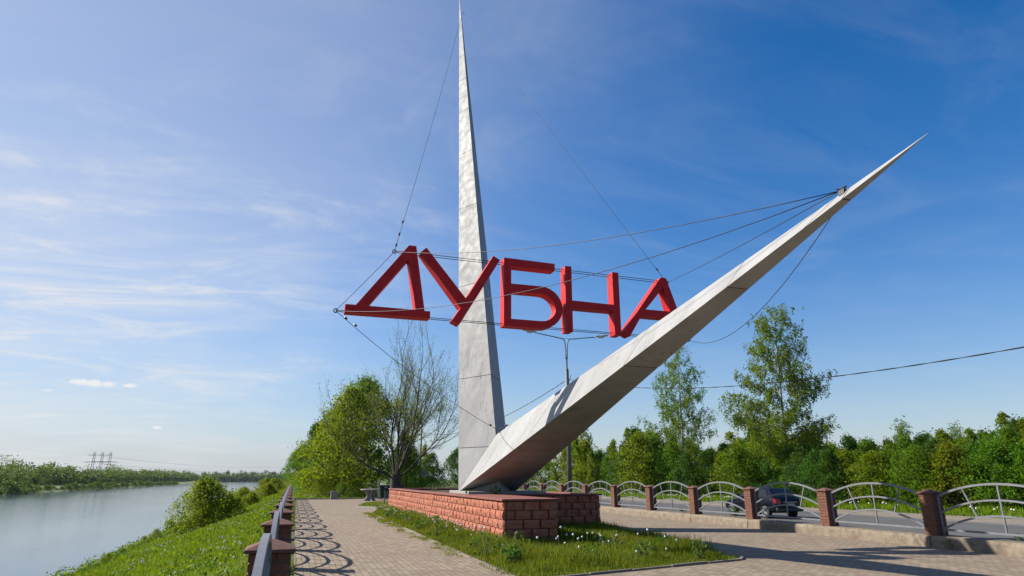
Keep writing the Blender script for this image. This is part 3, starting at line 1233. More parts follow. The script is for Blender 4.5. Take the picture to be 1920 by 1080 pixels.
# ------------------------------------------------------------------ street lamps and wires
def lamp(x, y, label):
    root = empty('street_lamp', (x, y, -0.15))
    tag(root, label, 'street lamp', 'double-arm street lamps by the road')
    m = MB()
    m.tube([(0, 0, 0), (0, 0, 5.0), (0, 0, 9.2)], [0.17, 0.15, 0.12], 10)
    m.build('pole', MT['polegrey'], root, smooth=True)
    m = MB()
    m.tube([(0, 0, 8.9), (0, 0, 10.0)], [0.06, 0.06], 8)
    m.build('arm_socket', MT['polegrey'], root)
    for s in (-1, 1):
        m = MB()
        pts = []
        for i in range(13):
            u = i / 12
            pts.append((s * (0.05 + 0.75 * max(0, u * 1.15 - .15) ** 2.0 if u < 0.62 else 0.05 + 0.75 * (.563) ** 2 + (u - .62) * 5.2),
                        0, 9.9 + (1.45 * math.sin(min(u / .62, 1) * math.pi / 2) if u < .62 else 1.45 + (u - .62) * 0.75)))
        m.tube(pts, 0.035, 6)
        arm = m.build('arm', MT['polegrey'], root, smooth=True)
        ex, ez = pts[-1][0], pts[-1][2]
        h = MB()
        prof_ = [(0.0, .06), (.18, .12), (.5, .20), (.88, .18), (1.02, .09)]
        rings = []
        for d, hw in prof_:
            zc = ez + d * 0.14
            rings.append([(ex + s * d, -hw, zc), (ex + s * d, -hw * .6, zc + .11), (ex + s * d, hw * .6, zc + .11), (ex + s * d, hw, zc)])
        vs = [p for r_ in rings for p in r_]
        fs = [(i * 4 + j, i * 4 + (j + 1) % 4, i * 4 + 4 + (j + 1) % 4, i * 4 + 4 + j) for i in range(4) for j in range(4)] + [(0, 1, 2, 3), (16, 17, 18, 19)]
        h.add(vs, fs)
        hd = h.build('lamp_head', MT['head'], root, bevel=0.02)
        g = MB()
        g.add([(ex + s * .3, -.12, ez + .035), (ex + s * .72, -.11, ez + .095), (ex + s * .72, .11, ez + .095), (ex + s * .3, .12, ez + .035),
               (ex + s * .38, -.08, ez - .05), (ex + s * .68, -.07, ez - .01), (ex + s * .68, .07, ez - .01), (ex + s * .38, .08, ez - .05)],
              [(4, 5, 6, 7), (0, 1, 5, 4), (1, 2, 6, 5), (2, 3, 7, 6), (3, 0, 4, 7)])
        g.build('lens', MT['lens'], hd)
    m = MB()
    m.tube([(-.75, 0, 11.38), (.75, 0, 11.38)], 0.012, 5)
    m.build('tie_rod', MT['polegrey'], root)
    m = MB()
    m.tube([(0, 0, 8.45), (.12, 0, 8.5), (.28, -.2, 8.42)], 0.02, 5)
    m.tube([(.1, -.1, 8.3), (.22, -.2, 8.8)], 0.018, 5)
    m.build('wire_bracket', MT['darkmetal'], root)
    return root


lamp(17.6, 41.2, 'tall double-arm street lamp behind the slanting spike')
lamp(17.3, 95.0, 'double-arm street lamp seen far off through the bare tree')


def twisted(p, q, sag, r, label, n=60):
    p, q = Vector(p), Vector(q)
    root = empty('power_cable', p)
    for s in range(2):
        pts = []
        for i in range(n * 4 + 1):
            u = i / (n * 4)
            c = (q - p) * u - Vector((0, 0, sag * 4 * u * (1 - u)))
            a = u * n * 2 * math.pi / 2 + s * math.pi
            pts.append(c + Vector((math.cos(a) * r, 0, math.sin(a) * r)))
        m = MB()
        m.tube(pts, r, 4)
        m.build('strand', MT['cable'], root)
    tag(root, label, 'cable')


twisted((17.7, 41.0, 8.3), (17.4, -19.0, 8.2), 3.35, 0.010, 'dark twisted power cable sagging from the lamp pole to the right')
twisted((17.55, 41.4, 8.25), (17.3, 94.8, 8.25), 1.6, 0.014, 'dark twisted power cable from the lamp pole back behind the tall spike')

# ------------------------------------------------------------------ vegetation generators
def leaf_quads(P, size, rng, droop=0.0, aspect=0.55):
    n = len(P)
    a = rng.normal(size=(n, 3))
    a[:, 2] -= droop
    a /= np.linalg.norm(a, axis=1, keepdims=True)
    b = rng.normal(size=(n, 3))
    b -= (b * a).sum(1, keepdims=True) * a
    b /= np.linalg.norm(b, axis=1, keepdims=True)
    s = (size * rng.uniform(0.6, 1.35, n))[:, None]
    c = np.cross(a, b)
    V = np.stack([P - a * s * .5, P + b * s * aspect * .5 + c * s * .06, P + a * s * .5, P - b * s * aspect * .5 + c * s * .06], 1).reshape(-1, 3)
    F = np.arange(4 * n).reshape(n, 4)
    return V, F


class Tree:
    def __init__(self, seed):
        self.rng = np.random.default_rng(seed)
        self.r = random.Random(seed)
        self.mb = MB()
        self.leaf = []

    def branch(self, p, q, r0, r1, bend=0.1, seg=4, sides=4):
        p, q = Vector(p), Vector(q)
        ln = (q - p).length
        pts = []
        off = Vector((self.r.uniform(-1, 1), self.r.uniform(-1, 1), self.r.uniform(-.5, 1))) * ln * bend
        for i in range(seg + 1):
            u = i / seg
            pts.append(p + (q - p) * u + off * 4 * u * (1 - u) * .5)
        self.mb.tube(pts, [r0 + (r1 - r0) * i / seg for i in range(seg + 1)], sides, cap=False)
        return pts

    def meshes(self, name, lmat, bmat, size, droop=0.0, aspect=0.55):
        P = np.concatenate(self.leaf)
        V, F = leaf_quads(P, size, self.rng, droop, aspect)
        return (self.mb.me(name + '_trunk', bmat, True), mesh_np(name + '_crown', V, F, [lmat]))


def bushy_tree(seed, H, R, base, ncl, per, leaf, lmat, bmat, shape=1.0, trunk_r=None, sig=0.16):
    """broad-leaved tree: limbs carry leaf clumps, outline uneven, gaps between the clumps"""
    T = Tree(seed)
    r, rng = T.r, T.rng
    tr = trunk_r or H * 0.016
    top = Vector((r.uniform(-.06, .06) * H, r.uniform(-.06, .06) * H, H * .93))
    tp = T.branch((0, 0, -0.1), top, tr, tr * .2, 0.04, 6, 6)

    def trunk_at(z):
        k = max(0, min(1, z / (H * .93)))
        i = min(int(k * 6), 5)
        return tp[i] + (tp[i + 1] - tp[i]) * (k * 6 - i)

    lob = [(r.uniform(0, 6.28), r.uniform(.15, .95), r.uniform(.75, 1.25)) for _ in range(9)]
    for c in range(ncl):
        tz = base + (1 - base) * (r.random() ** 0.9)
        u = (tz - base) / (1 - base)
        prof_ = (math.sin(math.pi * min(1, (u * .92 + .08)) ** (0.62 * shape))) ** 0.75
        az = r.uniform(0, 2 * math.pi)
        k = 1.0
        for la, lz, lk in lob:
            d = math.cos(az - la)
            if d > .6 and abs(u - lz) < .25:
                k *= lk
        rad = R * max(prof_, .1) * k * (r.random() ** 0.45)
        cpos = Vector((math.cos(az) * rad, math.sin(az) * rad, tz * H))
        st = trunk_at(max(.1 * H, tz * H - rad * r.uniform(.5, .9)))
        if c % 2 == 0:
            T.branch(st, cpos, tr * .28 * (1 - tz * .6), tr * .04, .12, 3, 3)
        s = sig * R * r.uniform(.7, 1.3)
        n = int(per * r.uniform(.6, 1.4))
        pp = rng.normal(size=(n, 3)) * np.array([s, s, s * .7])
        pp[:, 2] -= 0.25 * (pp[:, 0] ** 2 + pp[:, 1] ** 2) / max(s, .01)
        T.leaf.append(pp + np.array(cpos)[None])
    return T.meshes('tree', lmat, bmat, leaf)


def birch_tree(seed, H, R, base, nbr, leaf, lmat, dens=1.0):
    T = Tree(seed)
    r, rng = T.r, T.rng
    tr = H * 0.0105
    top = Vector((r.uniform(-.04, .04) * H, r.uniform(-.04, .04) * H, H * .99))
    seg = 10
    tp = T.branch((0, 0, -0.1), top, tr, tr * .12, 0.03, seg, 7)
    T.nseg = seg
    for b in range(nbr):
        u = base + (0.99 - base) * (b + r.random()) / nbr
        i = min(int(u * seg), seg - 1)
        st = tp[i] + (tp[i + 1] - tp[i]) * (u * seg - i)
        uu = (u - base) / (1 - base)
        az = b * 2.4 + r.uniform(-.7, .7)
        ln = R * (1 - uu) ** 0.62 * (0.35 + 0.65 * min(1, uu * 5 + .35)) * r.uniform(.55, 1.15) + .25
        up = r.uniform(.25, .75)
        en = st + Vector((math.cos(az) * ln, math.sin(az) * ln, ln * up))
        pts = T.branch(st, en, tr * .3 * (1.1 - u), tr * .05, .08, 4, 3)
        nst = int(max(3, ln * 6.0) * dens)
        for s in range(nst):
            k = r.uniform(.25, 1.03)
            q = pts[min(int(k * 4), 3)]
            q2 = pts[min(int(k * 4) + 1, 4)]
            p0 = q + (q2 - q) * (k * 4 - int(k * 4)) + Vector((r.gauss(0, .28), r.gauss(0, .28), r.gauss(0, .2)))
            hang = r.uniform(.25, .95) * (0.5 + 0.5 * min(1, ln / 2)) * (1.25 - .5 * uu)
            n = int(max(7, hang * 26))
            tt = rng.uniform(0, 1, n)
            dx, dy = r.gauss(0, .22), r.gauss(0, .22)
            P = np.empty((n, 3))
            P[:, 0] = p0.x + dx * tt + rng.normal(0, .075, n)
            P[:, 1] = p0.y + dy * tt + rng.normal(0, .075, n)
            P[:, 2] = p0.z - hang * tt + rng.normal(0, .06, n)
            T.leaf.append(P)
    return T.meshes('birch', lmat, MT['birchbark'], leaf, 0.6)


def bare_tree(seed, H, spread, lmat):
    """old wide tree with many ascending limbs and only the first small leaves"""
    T = Tree(seed)
    r, rng = T.r, T.rng
    T.branch((0, 0, -.2), (0.05, 0, 2.1), .52, .42, .02, 3, 10)
    tips = []

    def grow(p, d, ln, rad, lev):
        seg = 4 if lev < 3 else 2
        pts = [p]
        dd = d.copy()
        for i in range(seg):
            dd = (dd + Vector((r.gauss(0, .10), r.gauss(0, .10), r.gauss(.05, .07)))).normalized()
            pts.append(pts[-1] + dd * ln / seg)
        sides = 6 if lev < 2 else (4 if lev < 4 else 3)
        e = rad * (.45 if lev < 4 else .4)
        T.mb.tube(pts, [rad + (e - rad) * i / seg for i in range(seg + 1)], sides, cap=False)
        if lev >= 4:
            tips.append((pts, lev))
        if lev >= 5:
            return
        nch = (7, 7, 5, 4, 3)[lev]
        for c in range(nch):
            k = r.uniform(.25, 1.0) if c else 1.0
            i = min(int(k * seg), seg - 1)
            st = pts[i] + (pts[i + 1] - pts[i]) * (k * seg - i)
            loc = (pts[i + 1] - pts[i]).normalized()
            ax = Vector((r.gauss(0, 1), r.gauss(0, 1), r.gauss(0, 1)))
            ax = (ax - loc * ax.dot(loc)).normalized()
            ang = r.uniform(.35, .85) if c else r.uniform(.05, .3)
            nd = (loc * math.cos(ang) + ax * math.sin(ang))
            nd.z += .22
            nd.normalize()
            frac = (.62 if c else .78) * r.uniform(.75, 1.15) * (1.05 - .25 * k if c else 1)
            grow(st, nd, ln * frac * (.8 if lev == 0 else 1), max(.006, rad * (.42 if c else .5)) if lev < 3 else max(.0055, rad * .5), lev + 1)

    for i in range(9):
        az = i * 2 * math.pi / 9 + r.uniform(-.3, .3)
        tilt = (0.28, .84, .50, 1.04, .36, .92, .64, .15, 1.08)[i]
        d = Vector((math.cos(az) * math.sin(tilt), math.sin(az) * math.sin(tilt), math.cos(tilt)))
        z = (1.9, 1.75, 2.0, 1.7, 2.05, 1.8, 1.95, 2.1, 1.75)[i]
        L0 = H * (0.42 if tilt < .6 else .35) * r.uniform(.92, 1.08)
        grow(Vector((math.cos(az) * .15, math.sin(az) * .15, z)), d, L0, .12 if tilt < .6 else .085, 1)
    pts = []
    for pl, lev in tips:
        for q in pl[1:]:
            if r.random() < .6:
                for _ in range(r.randint(1, 5)):
                    pts.append((q.x + r.gauss(0, .12), q.y + r.gauss(0, .12), q.z + r.gauss(0, .10)))
    T.leaf.append(np.array(pts))
    return T.meshes('bare_tree', lmat, MT['bark'], .10)


def put_tree(meshes, loc, scale, rz, name, label, cat='tree', group=None, parts=('trunk', 'crown')):
    root = empty(name, loc, rz)
    root.scale = (scale[0], scale[0], scale[1]) if hasattr(scale, '__len__') else (scale,) * 3
    for nm, me in zip(parts, meshes):
        mobj(nm, me, root)
    tag(root, label, cat, group)
    return root


# ------------------------------------------------------------------ wood beyond the road
LEAFS = ['leaf_a', 'leaf_b', 'leaf_c', 'leaf_a', 'leaf_b', 'leaf_c']
PROTO = []
for i, (lm, shp, ncl) in enumerate([('leaf_a', 1.0, 75), ('leaf_b', 1.15, 70), ('leaf_c', .9, 80), ('leaf_a', .8, 70), ('leaf_b', .85, 75), ('leaf_a', 1.3, 70)]):
    PROTO.append(bushy_tree(100 + i, 5.0, 2.1, .06 + .03 * (i % 2), ncl + 15, 62, .20, MT[lm], MT['bark'], shp, .07, .145))
for i, (lm, R_) in enumerate([('leaf_a', 1.15), ('leaf_b', 1.0), ('leaf_birch', .9), ('leaf_b', 1.3)]):
    PROTO.append(bushy_tree(140 + i, 6.2, R_, .16, 62, 46, .19, MT[lm], MT['birchbark' if i == 2 else 'bark'], 1.2, .055, .19))
WKIND = [0, 1, 2, 0, 1, 0, 3, 4, 3, 4]
WOOD = [(37.9, 86.2, 6.5), (37.6, 80.6, 4.4), (40.7, 82.3, 4.1), (37.9, 71.6, 5.2), (37.7, 67.6, 6.5), (40.7, 69.8, 6.0), (40.2, 64.9, 5.3), (39.5, 61.1, 4.1), (40.5, 59.1, 4.2), (39.7, 55.2, 3.7), (38.9, 51.8, 4.8), (40.5, 51.0, 5.0), (40.6, 49.3, 4.8), (40.4, 46.6, 4.6), (39.4, 43.7, 4.2), (38.2, 41.1, 3.6), (37.2, 38.8, 3.5), (39.1, 39.4, 3.7), (41.0, 39.8, 3.8), (37.8, 35.5, 3.3), (38.4, 34.9, 3.4), (39.2, 34.4, 3.4), (37.2, 31.7, 3.7), (39.5, 32.2, 3.9), (37.7, 29.8, 3.7), (39.8, 30.7, 3.5), (39.9, 29.5, 3.6), (38.2, 27.4, 3.6), (38.6, 26.7, 3.9), (40.3, 26.8, 4.3), (38.8, 25.1, 4.2), (40.8, 25.6, 4.3),
        (42.7, 117.0, 5.2), (44.0, 109.7, 5.5), (46.4, 108.8, 7.4), (42.7, 94.0, 7.3), (45.2, 93.8, 5.8), (44.5, 87.5, 6.2), (43.0, 77.8, 7.7), (44.1, 74.6, 6.9), (43.5, 69.4, 5.9), (44.2, 67.6, 5.4), (45.8, 65.7, 4.8), (43.5, 59.8, 5.0), (43.4, 57.1, 5.4), (42.7, 53.8, 5.5), (46.5, 55.6, 6.0), (45.1, 51.0, 5.1), (44.5, 47.8, 5.0), (46.0, 47.6, 4.4), (43.8, 43.0, 4.2), (45.1, 42.1, 4.0), (45.1, 40.4, 4.2), (46.2, 39.9, 4.2), (46.4, 38.7, 4.3), (42.7, 34.1, 4.2), (46.4, 35.9, 4.4), (43.2, 32.4, 4.2), (45.5, 32.8, 4.4), (42.5, 29.6, 4.5), (46.0, 31.0, 5.2), (45.6, 29.5, 4.8),
        (51.8, 132.5, 5.8), (52.4, 120.6, 9.2), (50.6, 109.3, 6.9), (54.0, 107.4, 7.0), (52.0, 96.9, 8.3), (50.5, 87.4, 8.5), (50.8, 81.2, 7.0), (53.6, 80.5, 6.2), (52.4, 74.6, 5.1), (51.0, 68.8, 6.1), (52.5, 65.9, 7.2), (53.6, 62.8, 7.1), (51.3, 56.3, 6.0), (52.2, 54.0, 5.1), (54.0, 53.4, 5.6), (52.5, 49.8, 5.1), (54.1, 48.8, 5.0), (51.7, 44.9, 5.0), (53.4, 44.1, 5.3), (51.5, 41.0, 5.0), (53.6, 41.0, 4.9), (53.2, 38.7, 5.2), (54.2, 37.6, 5.8), (51.7, 34.1, 5.5),
        (36.5, 104, 5.5), (38, 126, 6.0), (40, 140, 6.5), (33, 128, 5.0), (36, 150, 8.0), (30, 150, 7.0), (42, 160, 8.5), (26, 168, 7.5), (33, 175, 9.0), (22, 185, 8.5), (28, 190, 9.5)]
rw = random.Random(5)
WT = ['mid-green leafy tree', 'yellow-green leafy tree', 'dark green leafy tree', 'narrow green sapling', 'narrow yellow-green sapling']


def wood_label(kind, x, y):
    az = math.degrees(math.atan2(x, y))
    row = 'at the front edge of the wood' if x < 41.5 else ('in the middle of the wood' if x < 49 else 'deep in the wood')
    zone = ('left of the lamp pole' if az < 23 else 'left of the slim birch' if az < 32.8 else
            'between the two tall birches' if az < 40.8 else 'right of the tallest birch' if az < 50 else 'at far right')
    return '%s %s, %s' % (WT[kind], row, zone)


for (x, y, h) in WOOD:
    i = rw.choice((0, 1, 2, 2, 3, 4, 2, 5, 6, 7, 4, 8, 9))
    s = h / (4.9 if i < 6 else 5.3)
    put_tree(PROTO[i], (x, y, -.03), (max(s * rw.uniform(.8, 1.1), .82), s), rw.uniform(0, 6.28), 'wood_tree', wood_label(WKIND[i], x, y), 'tree', 'young trees of the wood beyond the road')

BIRCH_A = birch_tree(31, 17.0, 5.3, .17, 76, .17, MT['leaf_birch'], 1.9)
BIRCH_B = birch_tree(44, 17.0, 4.1, .26, 66, .16, MT['leaf_birch'], 1.8)
put_tree(BIRCH_A, (40.4, 46.8, -.05), 1.0, .6, 'birch_tree', 'tallest birch with a full drooping crown, right of the slanting spike')
put_tree(BIRCH_B, (40.9, 63.4, -.05), 1.0, 2.0, 'birch_tree', 'slim airy birch with a pale trunk, partly behind the slanting spike')
SMALLB = birch_tree(53, 9.0, 2.0, .20, 40, .18, MT['leaf_birch'], 2.0)
for (x, y, h, rz, lab) in [(52, 45.0, 7.0, .3, 'small birch sticking out above the wood just right of the tallest birch'),
                           (54, 41.5, 6.4, 1.4, 'small round-topped young tree poking out of the wood between two birches'),
                           (54, 31.6, 8.6, 2.3, 'left one of two birches rising close together at far right'),
                           (55, 29.5, 9.0, 4.0, 'right one of two birches rising close together at far right'),
                           (51, 113.0, 11.5, 5.0, 'birch behind the lamp pole under the slanting spike')]:
    put_tree(SMALLB, (x, y, -.05), h / 9.0, rz, 'birch_tree', lab)

# ------------------------------------------------------------------ trees at the end of the promenade
BARE = bare_tree(8, 13.6, 6.2, MT['leaf_b'])
put_tree(BARE, (8.1, 55.3, 0), .97, 3.9, 'bare_tree', 'wide old tree with many bare ascending limbs and a few small new leaves')
BIG = [bushy_tree(200, 9.5, 3.3, .10, 170, 80, .20, MT['leaf_b'], MT['bark'], 1.0, .16, .12),
       bushy_tree(201, 9.5, 3.0, .08, 170, 80, .20, MT['leaf_a'], MT['bark'], 1.1, .15, .12),
       bushy_tree(202, 9.5, 2.6, .10, 150, 80, .20, MT['leaf_c'], MT['bark'], .9, .14, .13)]
GP = 'trees behind the end of the promenade'
for i, x, y, h, lab in [(0, 4.8, 67, 10.6, 'big yellow-green tree behind the round stone table'),
                        (0, 4.2, 72, 9.2, 'yellow-green leafy tree nearest the canal at the promenade end'),
                        (1, 6.9, 73, 12.4, 'bright green tree rising behind the bare tree'),
                        (2, 6.0, 84, 11.0, 'dark green tree standing behind the yellow-green trees'),
                        (1, 3.2, 88, 7.2, 'mid-green tree further along the canal path'),
                        (2, 3.0, 104, 9.6, 'dark slender tree at the left end of the promenade trees'),
                        (1, 1.5, 128, 7.6, 'smaller green tree where the tree row meets the canal'),
                        (2, 11.5, 74, 6.5, 'dark green tree right behind the bare tree trunk'),
                        (1, 14.2, 88, 6.0, 'green tree seen between the bare limbs and the spike'),
                        (2, 19.5, 120, 9.0, 'dark tree close to the left edge of the tall spike'),
                        (1, 0.2, 165, 8.0, 'distant green tree low beside the canal'),
                        (0, 10.5, 64, 4.2, 'low yellow-green tree below the bare crown')]:
    s = h / 9.3
    put_tree(BIG[i], (x, y, -.05), (s * 1.08, s), (x * 7 + y) % 6.28, 'leafy_tree', lab, 'tree', GP)
SHRUB = [bushy_tree(300, 2.4, 1.6, .02, 60, 70, .115, MT['leaf_b'], MT['bark'], 1.1, .03, .2),
         bushy_tree(301, 2.4, 1.7, .02, 60, 70, .115, MT['leaf_a'], MT['bark'], 1.1, .03, .2)]
SG = 'low shrubs at the promenade end'
for k, (x, y, h) in enumerate([(2.4, 63.5, 1.7), (4.3, 62.8, 1.3), (3.2, 67, 2.2), (7.4, 62.6, 1.1), (9.2, 62.4, 1.4), (11.5, 61.5, 1.6), (1.6, 70, 1.5), (1.2, 78, 2.0), (.8, 90, 2.4), (13.5, 66, 2.2), (5.6, 63.2, 1.6)]):
    put_tree(SHRUB[k % 2], (x, y, -.05), h / 2.3, k * 1.3, 'shrub', 'low green shrub in the grass %s' % ('left of the concrete block' if x < 3.4 else 'between the concrete block and the table' if x < 6 else 'right of the round table, under the trees'), 'shrub', SG, ('stems', 'foliage'))

# willow bushes on the canal slope
WBUSH = bushy_tree(310, 3.3, 2.6, .0, 170, 90, .15, MT['leaf_b'], MT['bark'], 1.25, .05, .11)


def slope_z(x):
    return -0.14 + (x + .75) * (3.36 / 10.25) if x < -.75 else -.05


put_tree(WBUSH, (-6.2, 56.5, slope_z(-6.2) - .15), (1.0, 1.10), .5, 'willow_bush', 'big round yellow-green willow bush on the canal slope', 'bush', None, ('stems', 'foliage'))
for k, (x, y, h, lab) in enumerate([(-5.2, 68, 1.6, 'low willow bush right behind the big round one'),
                                    (-7.8, 76, 1.8, 'willow bush at the water edge behind the big round one'),
                                    (-4.2, 82, 1.5, 'flat-topped willow bush halfway along the far slope'),
                                    (-6.0, 95, 2.2, 'willow bush in the middle of the distant slope thicket'),
                                    (-3.2, 104, 2.0, 'small willow bush below the distant railing end'),
                                    (-7.5, 120, 2.6, 'distant willow bush at the canal edge'),
                                    (-3.0, 132, 2.6, 'distant willow bush high on the slope'),
                                    (-5.5, 165, 3.4, 'farthest willow bush before the canal bend')]):
    put_tree(WBUSH, (x, y, slope_z(x) - .15), h / 3.1, k * 2.1, 'willow_bush', lab, 'bush', 'willow bushes on the canal slope', ('stems', 'foliage'))
for k, (x, y, h) in enumerate([(-10.2, 47.5, .55), (-10.4, 52, .5), (-10.6, 60, .7), (-9.9, 45, .45), (-10.3, 63, .9), (-10.5, 56, .4)]):
    put_tree(SHRUB[k % 2], (x, y, slope_z(x) - .02), h / 2.3, k * 1.3, 'shrub', 'small weedy shrub at the water edge of the near slope', 'shrub', 'weedy shrubs at the near water edge', ('stems', 'foliage'))

# ------------------------------------------------------------------ far bank wood
def far_wood():
    rng = np.random.default_rng(77)
    P, S = [], []

    def tree(x, y, z0, h, r, n, s):
        c = 9
        az = rng.uniform(0, 6.28, c)
        zz = z0 + h * rng.uniform(.06, .85, c)
        rr = r * rng.uniform(.2, .75, c)
        idx = rng.integers(0, c, n)
        p = np.empty((n, 3))
        p[:, 0] = x + (np.cos(az) * rr)[idx] + rng.normal(0, r * .33, n)
        p[:, 1] = y + (np.sin(az) * rr)[idx] + rng.normal(0, r * .33, n)
        p[:, 2] = np.minimum(zz[idx] + rng.normal(0, h * .12, n), z0 + h * rng.uniform(.9, 1.05))
        p[:, 2] = np.maximum(p[:, 2], z0 + .3)
        P.append(p)
        S.append(np.full(n, s))

    sh = np.array(shore)
    for row, (dx, hs, step) in enumerate([(-34, 7.5, 5.5), (-41, 9.5, 6.0), (-50, 11.5, 7.0)]):
        y = 140.0
        while y < 1470:
            x = np.interp(y, sh[:, 1], sh[:, 0]) + dx + rng.normal(0, 2.5)
            h = hs * rng.uniform(.72, 1.12) * (1.0 + .10 * math.sin(y * .021) + .08 * math.sin(y * .0061 + 1))
            if y < 330:
                h *= 1.10
            elif y > 420:
                h *= 1.32
            n = int(420 if y < 450 else (240 if y < 800 else 130))
            tree(x, y, WZ + 1.8, h, h * .36, n, .75 if y < 450 else (1.1 if y < 800 else 1.8))
            y += step * rng.uniform(.7, 1.3) * (1 if y < 500 else 1.5)
    for row, (yy, h0) in enumerate([(1494, 15), (1510, 19), (1530, 22)]):
        x = -175.0
        while x < 260:
            tree(x, yy + rng.normal(0, 4), WZ + .5, h0 * rng.uniform(.8, 1.12), 6.5, 170, 2.8)
            x += 8 * rng.uniform(.7, 1.3)
    Pn = np.concatenate(P)
    Sn = np.concatenate(S)
    V, F = leaf_quads(Pn, Sn, rng, 0, .8)
    return mesh_np('far_wood', V, F, [MT['leaf_far']])


tag(mobj('far_wood', far_wood()), 'dense green wood along the far bank of the canal', 'wood', kind='stuff')
TALLFAR = bushy_tree(402, 12.0, 2.6, .12, 60, 60, .55, MT['leaf_far'], MT['bark'], 1.1, .14, .2)
for k, (x, y, h, lab) in enumerate([(-131, 232, 14.2, 'tall tree rising above the far wood at the left edge'),
                                    (-133, 262, 13.6, 'second tall pointed tree above the far wood near the left edge')]):
    put_tree(TALLFAR, (x, y, WZ + 1.8), (h / 12 * .9, h / 12), k * 2.0, 'leafy_tree', lab)
FARB = bushy_tree(401, 2.6, 2.2, .0, 26, 40, .42, MT['leaf_far'], MT['bark'], 1.1, .04, .24)
rb = random.Random(9)
y = 205.0
while y < 760:
    sx = float(np.interp(y, [s[1] for s in shore], [s[0] for s in shore]))
    h = rb.uniform(1.4, 3.2) * (1.25 if y < 330 else 1)
    put_tree(FARB, (sx - rb.uniform(1.0, 4.5), y, WZ + .35), (h / 2.6 * rb.uniform(.9, 1.6), h / 2.6), rb.uniform(0, 6), 'shore_bush',
             '%s green bush on the water edge of the far bank%s' % ('tall' if h > 2.7 else 'low' if h < 2.0 else 'rounded', ', near the left edge' if y < 300 else ', below the pylons' if y < 420 else ', towards the canal bend'), 'bush', 'bushes along the far bank', ('stems', 'foliage'))
    y += rb.uniform(3.5, 9) * (1 if y < 400 else 1.5)

# pylons behind the far wood
for k, (x, y, lab) in enumerate([(-259, 1033, 'leftmost of three power pylons above the far wood'), (-248.5, 1029.4, 'middle one of three power pylons above the far wood'),
                                 (-238, 1025.8, 'rightmost of three power pylons above the far wood')]):
    root = empty('power_pylon', (x, y, -3), math.radians(12))
    root.scale = (1.3,) * 3
    tag(root, lab, 'pylon', 'power pylons across the canal')
    m = MB()
    for (sx, sy) in ((-1, -1), (1, -1), (1, 1), (-1, 1)):
        m.tube([(sx * 2.6, sy * 2.6, 0), (sx * 1.0, sy * 1.0, 18), (sx * .8, sy * .8, 31)], .17, 4)
    for z in range(2, 31, 3):
        b = 2.6 - 1.6 * min(z, 18) / 18 - .2 * max(0, z - 18) / 13
        b2 = 2.6 - 1.6 * min(z + 3, 18) / 18 - .2 * max(0, z - 15) / 13
        for (p, q) in (((-1, -1), (1, -1)), ((1, -1), (1, 1)), ((1, 1), (-1, 1)), ((-1, 1), (-1, -1))):
            m.tube([(p[0] * b, p[1] * b, z), (q[0] * b2, q[1] * b2, min(z + 3, 31))], .08, 3)
            m.tube([(q[0] * b, q[1] * b, z), (p[0] * b2, p[1] * b2, min(z + 3, 31))], .08, 3)
    m.build('lattice_mast', MT['polegrey'], root)
    for z, hw in ((20.5, 8.5), (27.5, 6.0)):
        a = MB()
        a.tube([(-hw, 0, z), (0, 0, z + .9), (hw if z < 25 else 1, 0, z)], .15, 4)
        a.tube([(-hw, 0, z), (hw if z < 25 else 1, 0, z)], .12, 4)
        a.build('crossarm', MT['polegrey'], root)
for k, (z, lab) in enumerate(((19.2, 'lower high-voltage line strung across the canal behind the far wood'), (26.4, 'upper high-voltage line strung across the canal behind the far wood'))):
    cable(lab, (-248, 1029, z * 1.3 - 3), (40, 1560, z * 1.3 - 3), 9, .10, 'power_line', 'power line', 24, 'far power lines')

# ------------------------------------------------------------------ small things at the promenade end
def table(loc):
    root = empty('stone_table', loc, .3)
    tag(root, 'round grey concrete table on curved slab legs at the promenade end', 'table')
    m = MB()
    m.lathe([(.70, .80), (.76, .82), (.76, .885), (.72, .90)], 28)
    m.build('table_top', MT['greyconc'], root)
    for rz in (0, math.pi / 2):
        n = 9
        out = []
        for i in range(n):
            u = i / (n - 1)
            z = .8 * u
            out.append((.26 + .30 * (abs(2 * u - 1) ** 2.2), z))
        poly = [(x, z) for x, z in out] + [(-x, z) for x, z in reversed(out)]
        vs = [(x, -.06, z) for x, z in poly] + [(x, .06, z) for x, z in poly]
        k = len(poly)
        q = MB()
        fs = [tuple(range(k)), tuple(range(2 * k - 1, k - 1, -1))] + [(i, (i + 1) % k, k + (i + 1) % k, k + i) for i in range(k)]
        # two legs cross: the second is cut in halves that butt against the first
        if rz == 0:
            q.add(vs, fs)
            q.build('leg', MT['greyconc'], root, bevel=0.01)
        else:
            for s in (-1, 1):
                h = [(x, z) for x, z in out]
                pl = [(s * x, z) for x, z in h] + [(s * .064, h[-1][1]), (s * .064, 0)]
                kk = len(pl)
                q = MB()
                q.add([(-.06, x, z) for x, z in pl] + [(.06, x, z) for x, z in pl],
                      [tuple(range(kk)), tuple(range(2 * kk - 1, kk - 1, -1))] + [(i, (i + 1) % kk, kk + (i + 1) % kk, kk + i) for i in range(kk)])
                q.build('leg', MT['greyconc'], root, bevel=0.01)
    return root


table((6.0, 54.6, 0))
m = MB()
m.box(-.28, .28, -.2, .2, 0, .62)
m.box(-.31, .31, -.23, .23, .62, .68)
tag(m.build('concrete_block', MT['greyconc'], None, bevel=.015, loc=(3.5, 59.3, 0)), 'small grey concrete block at the grass edge left of the table', 'block')
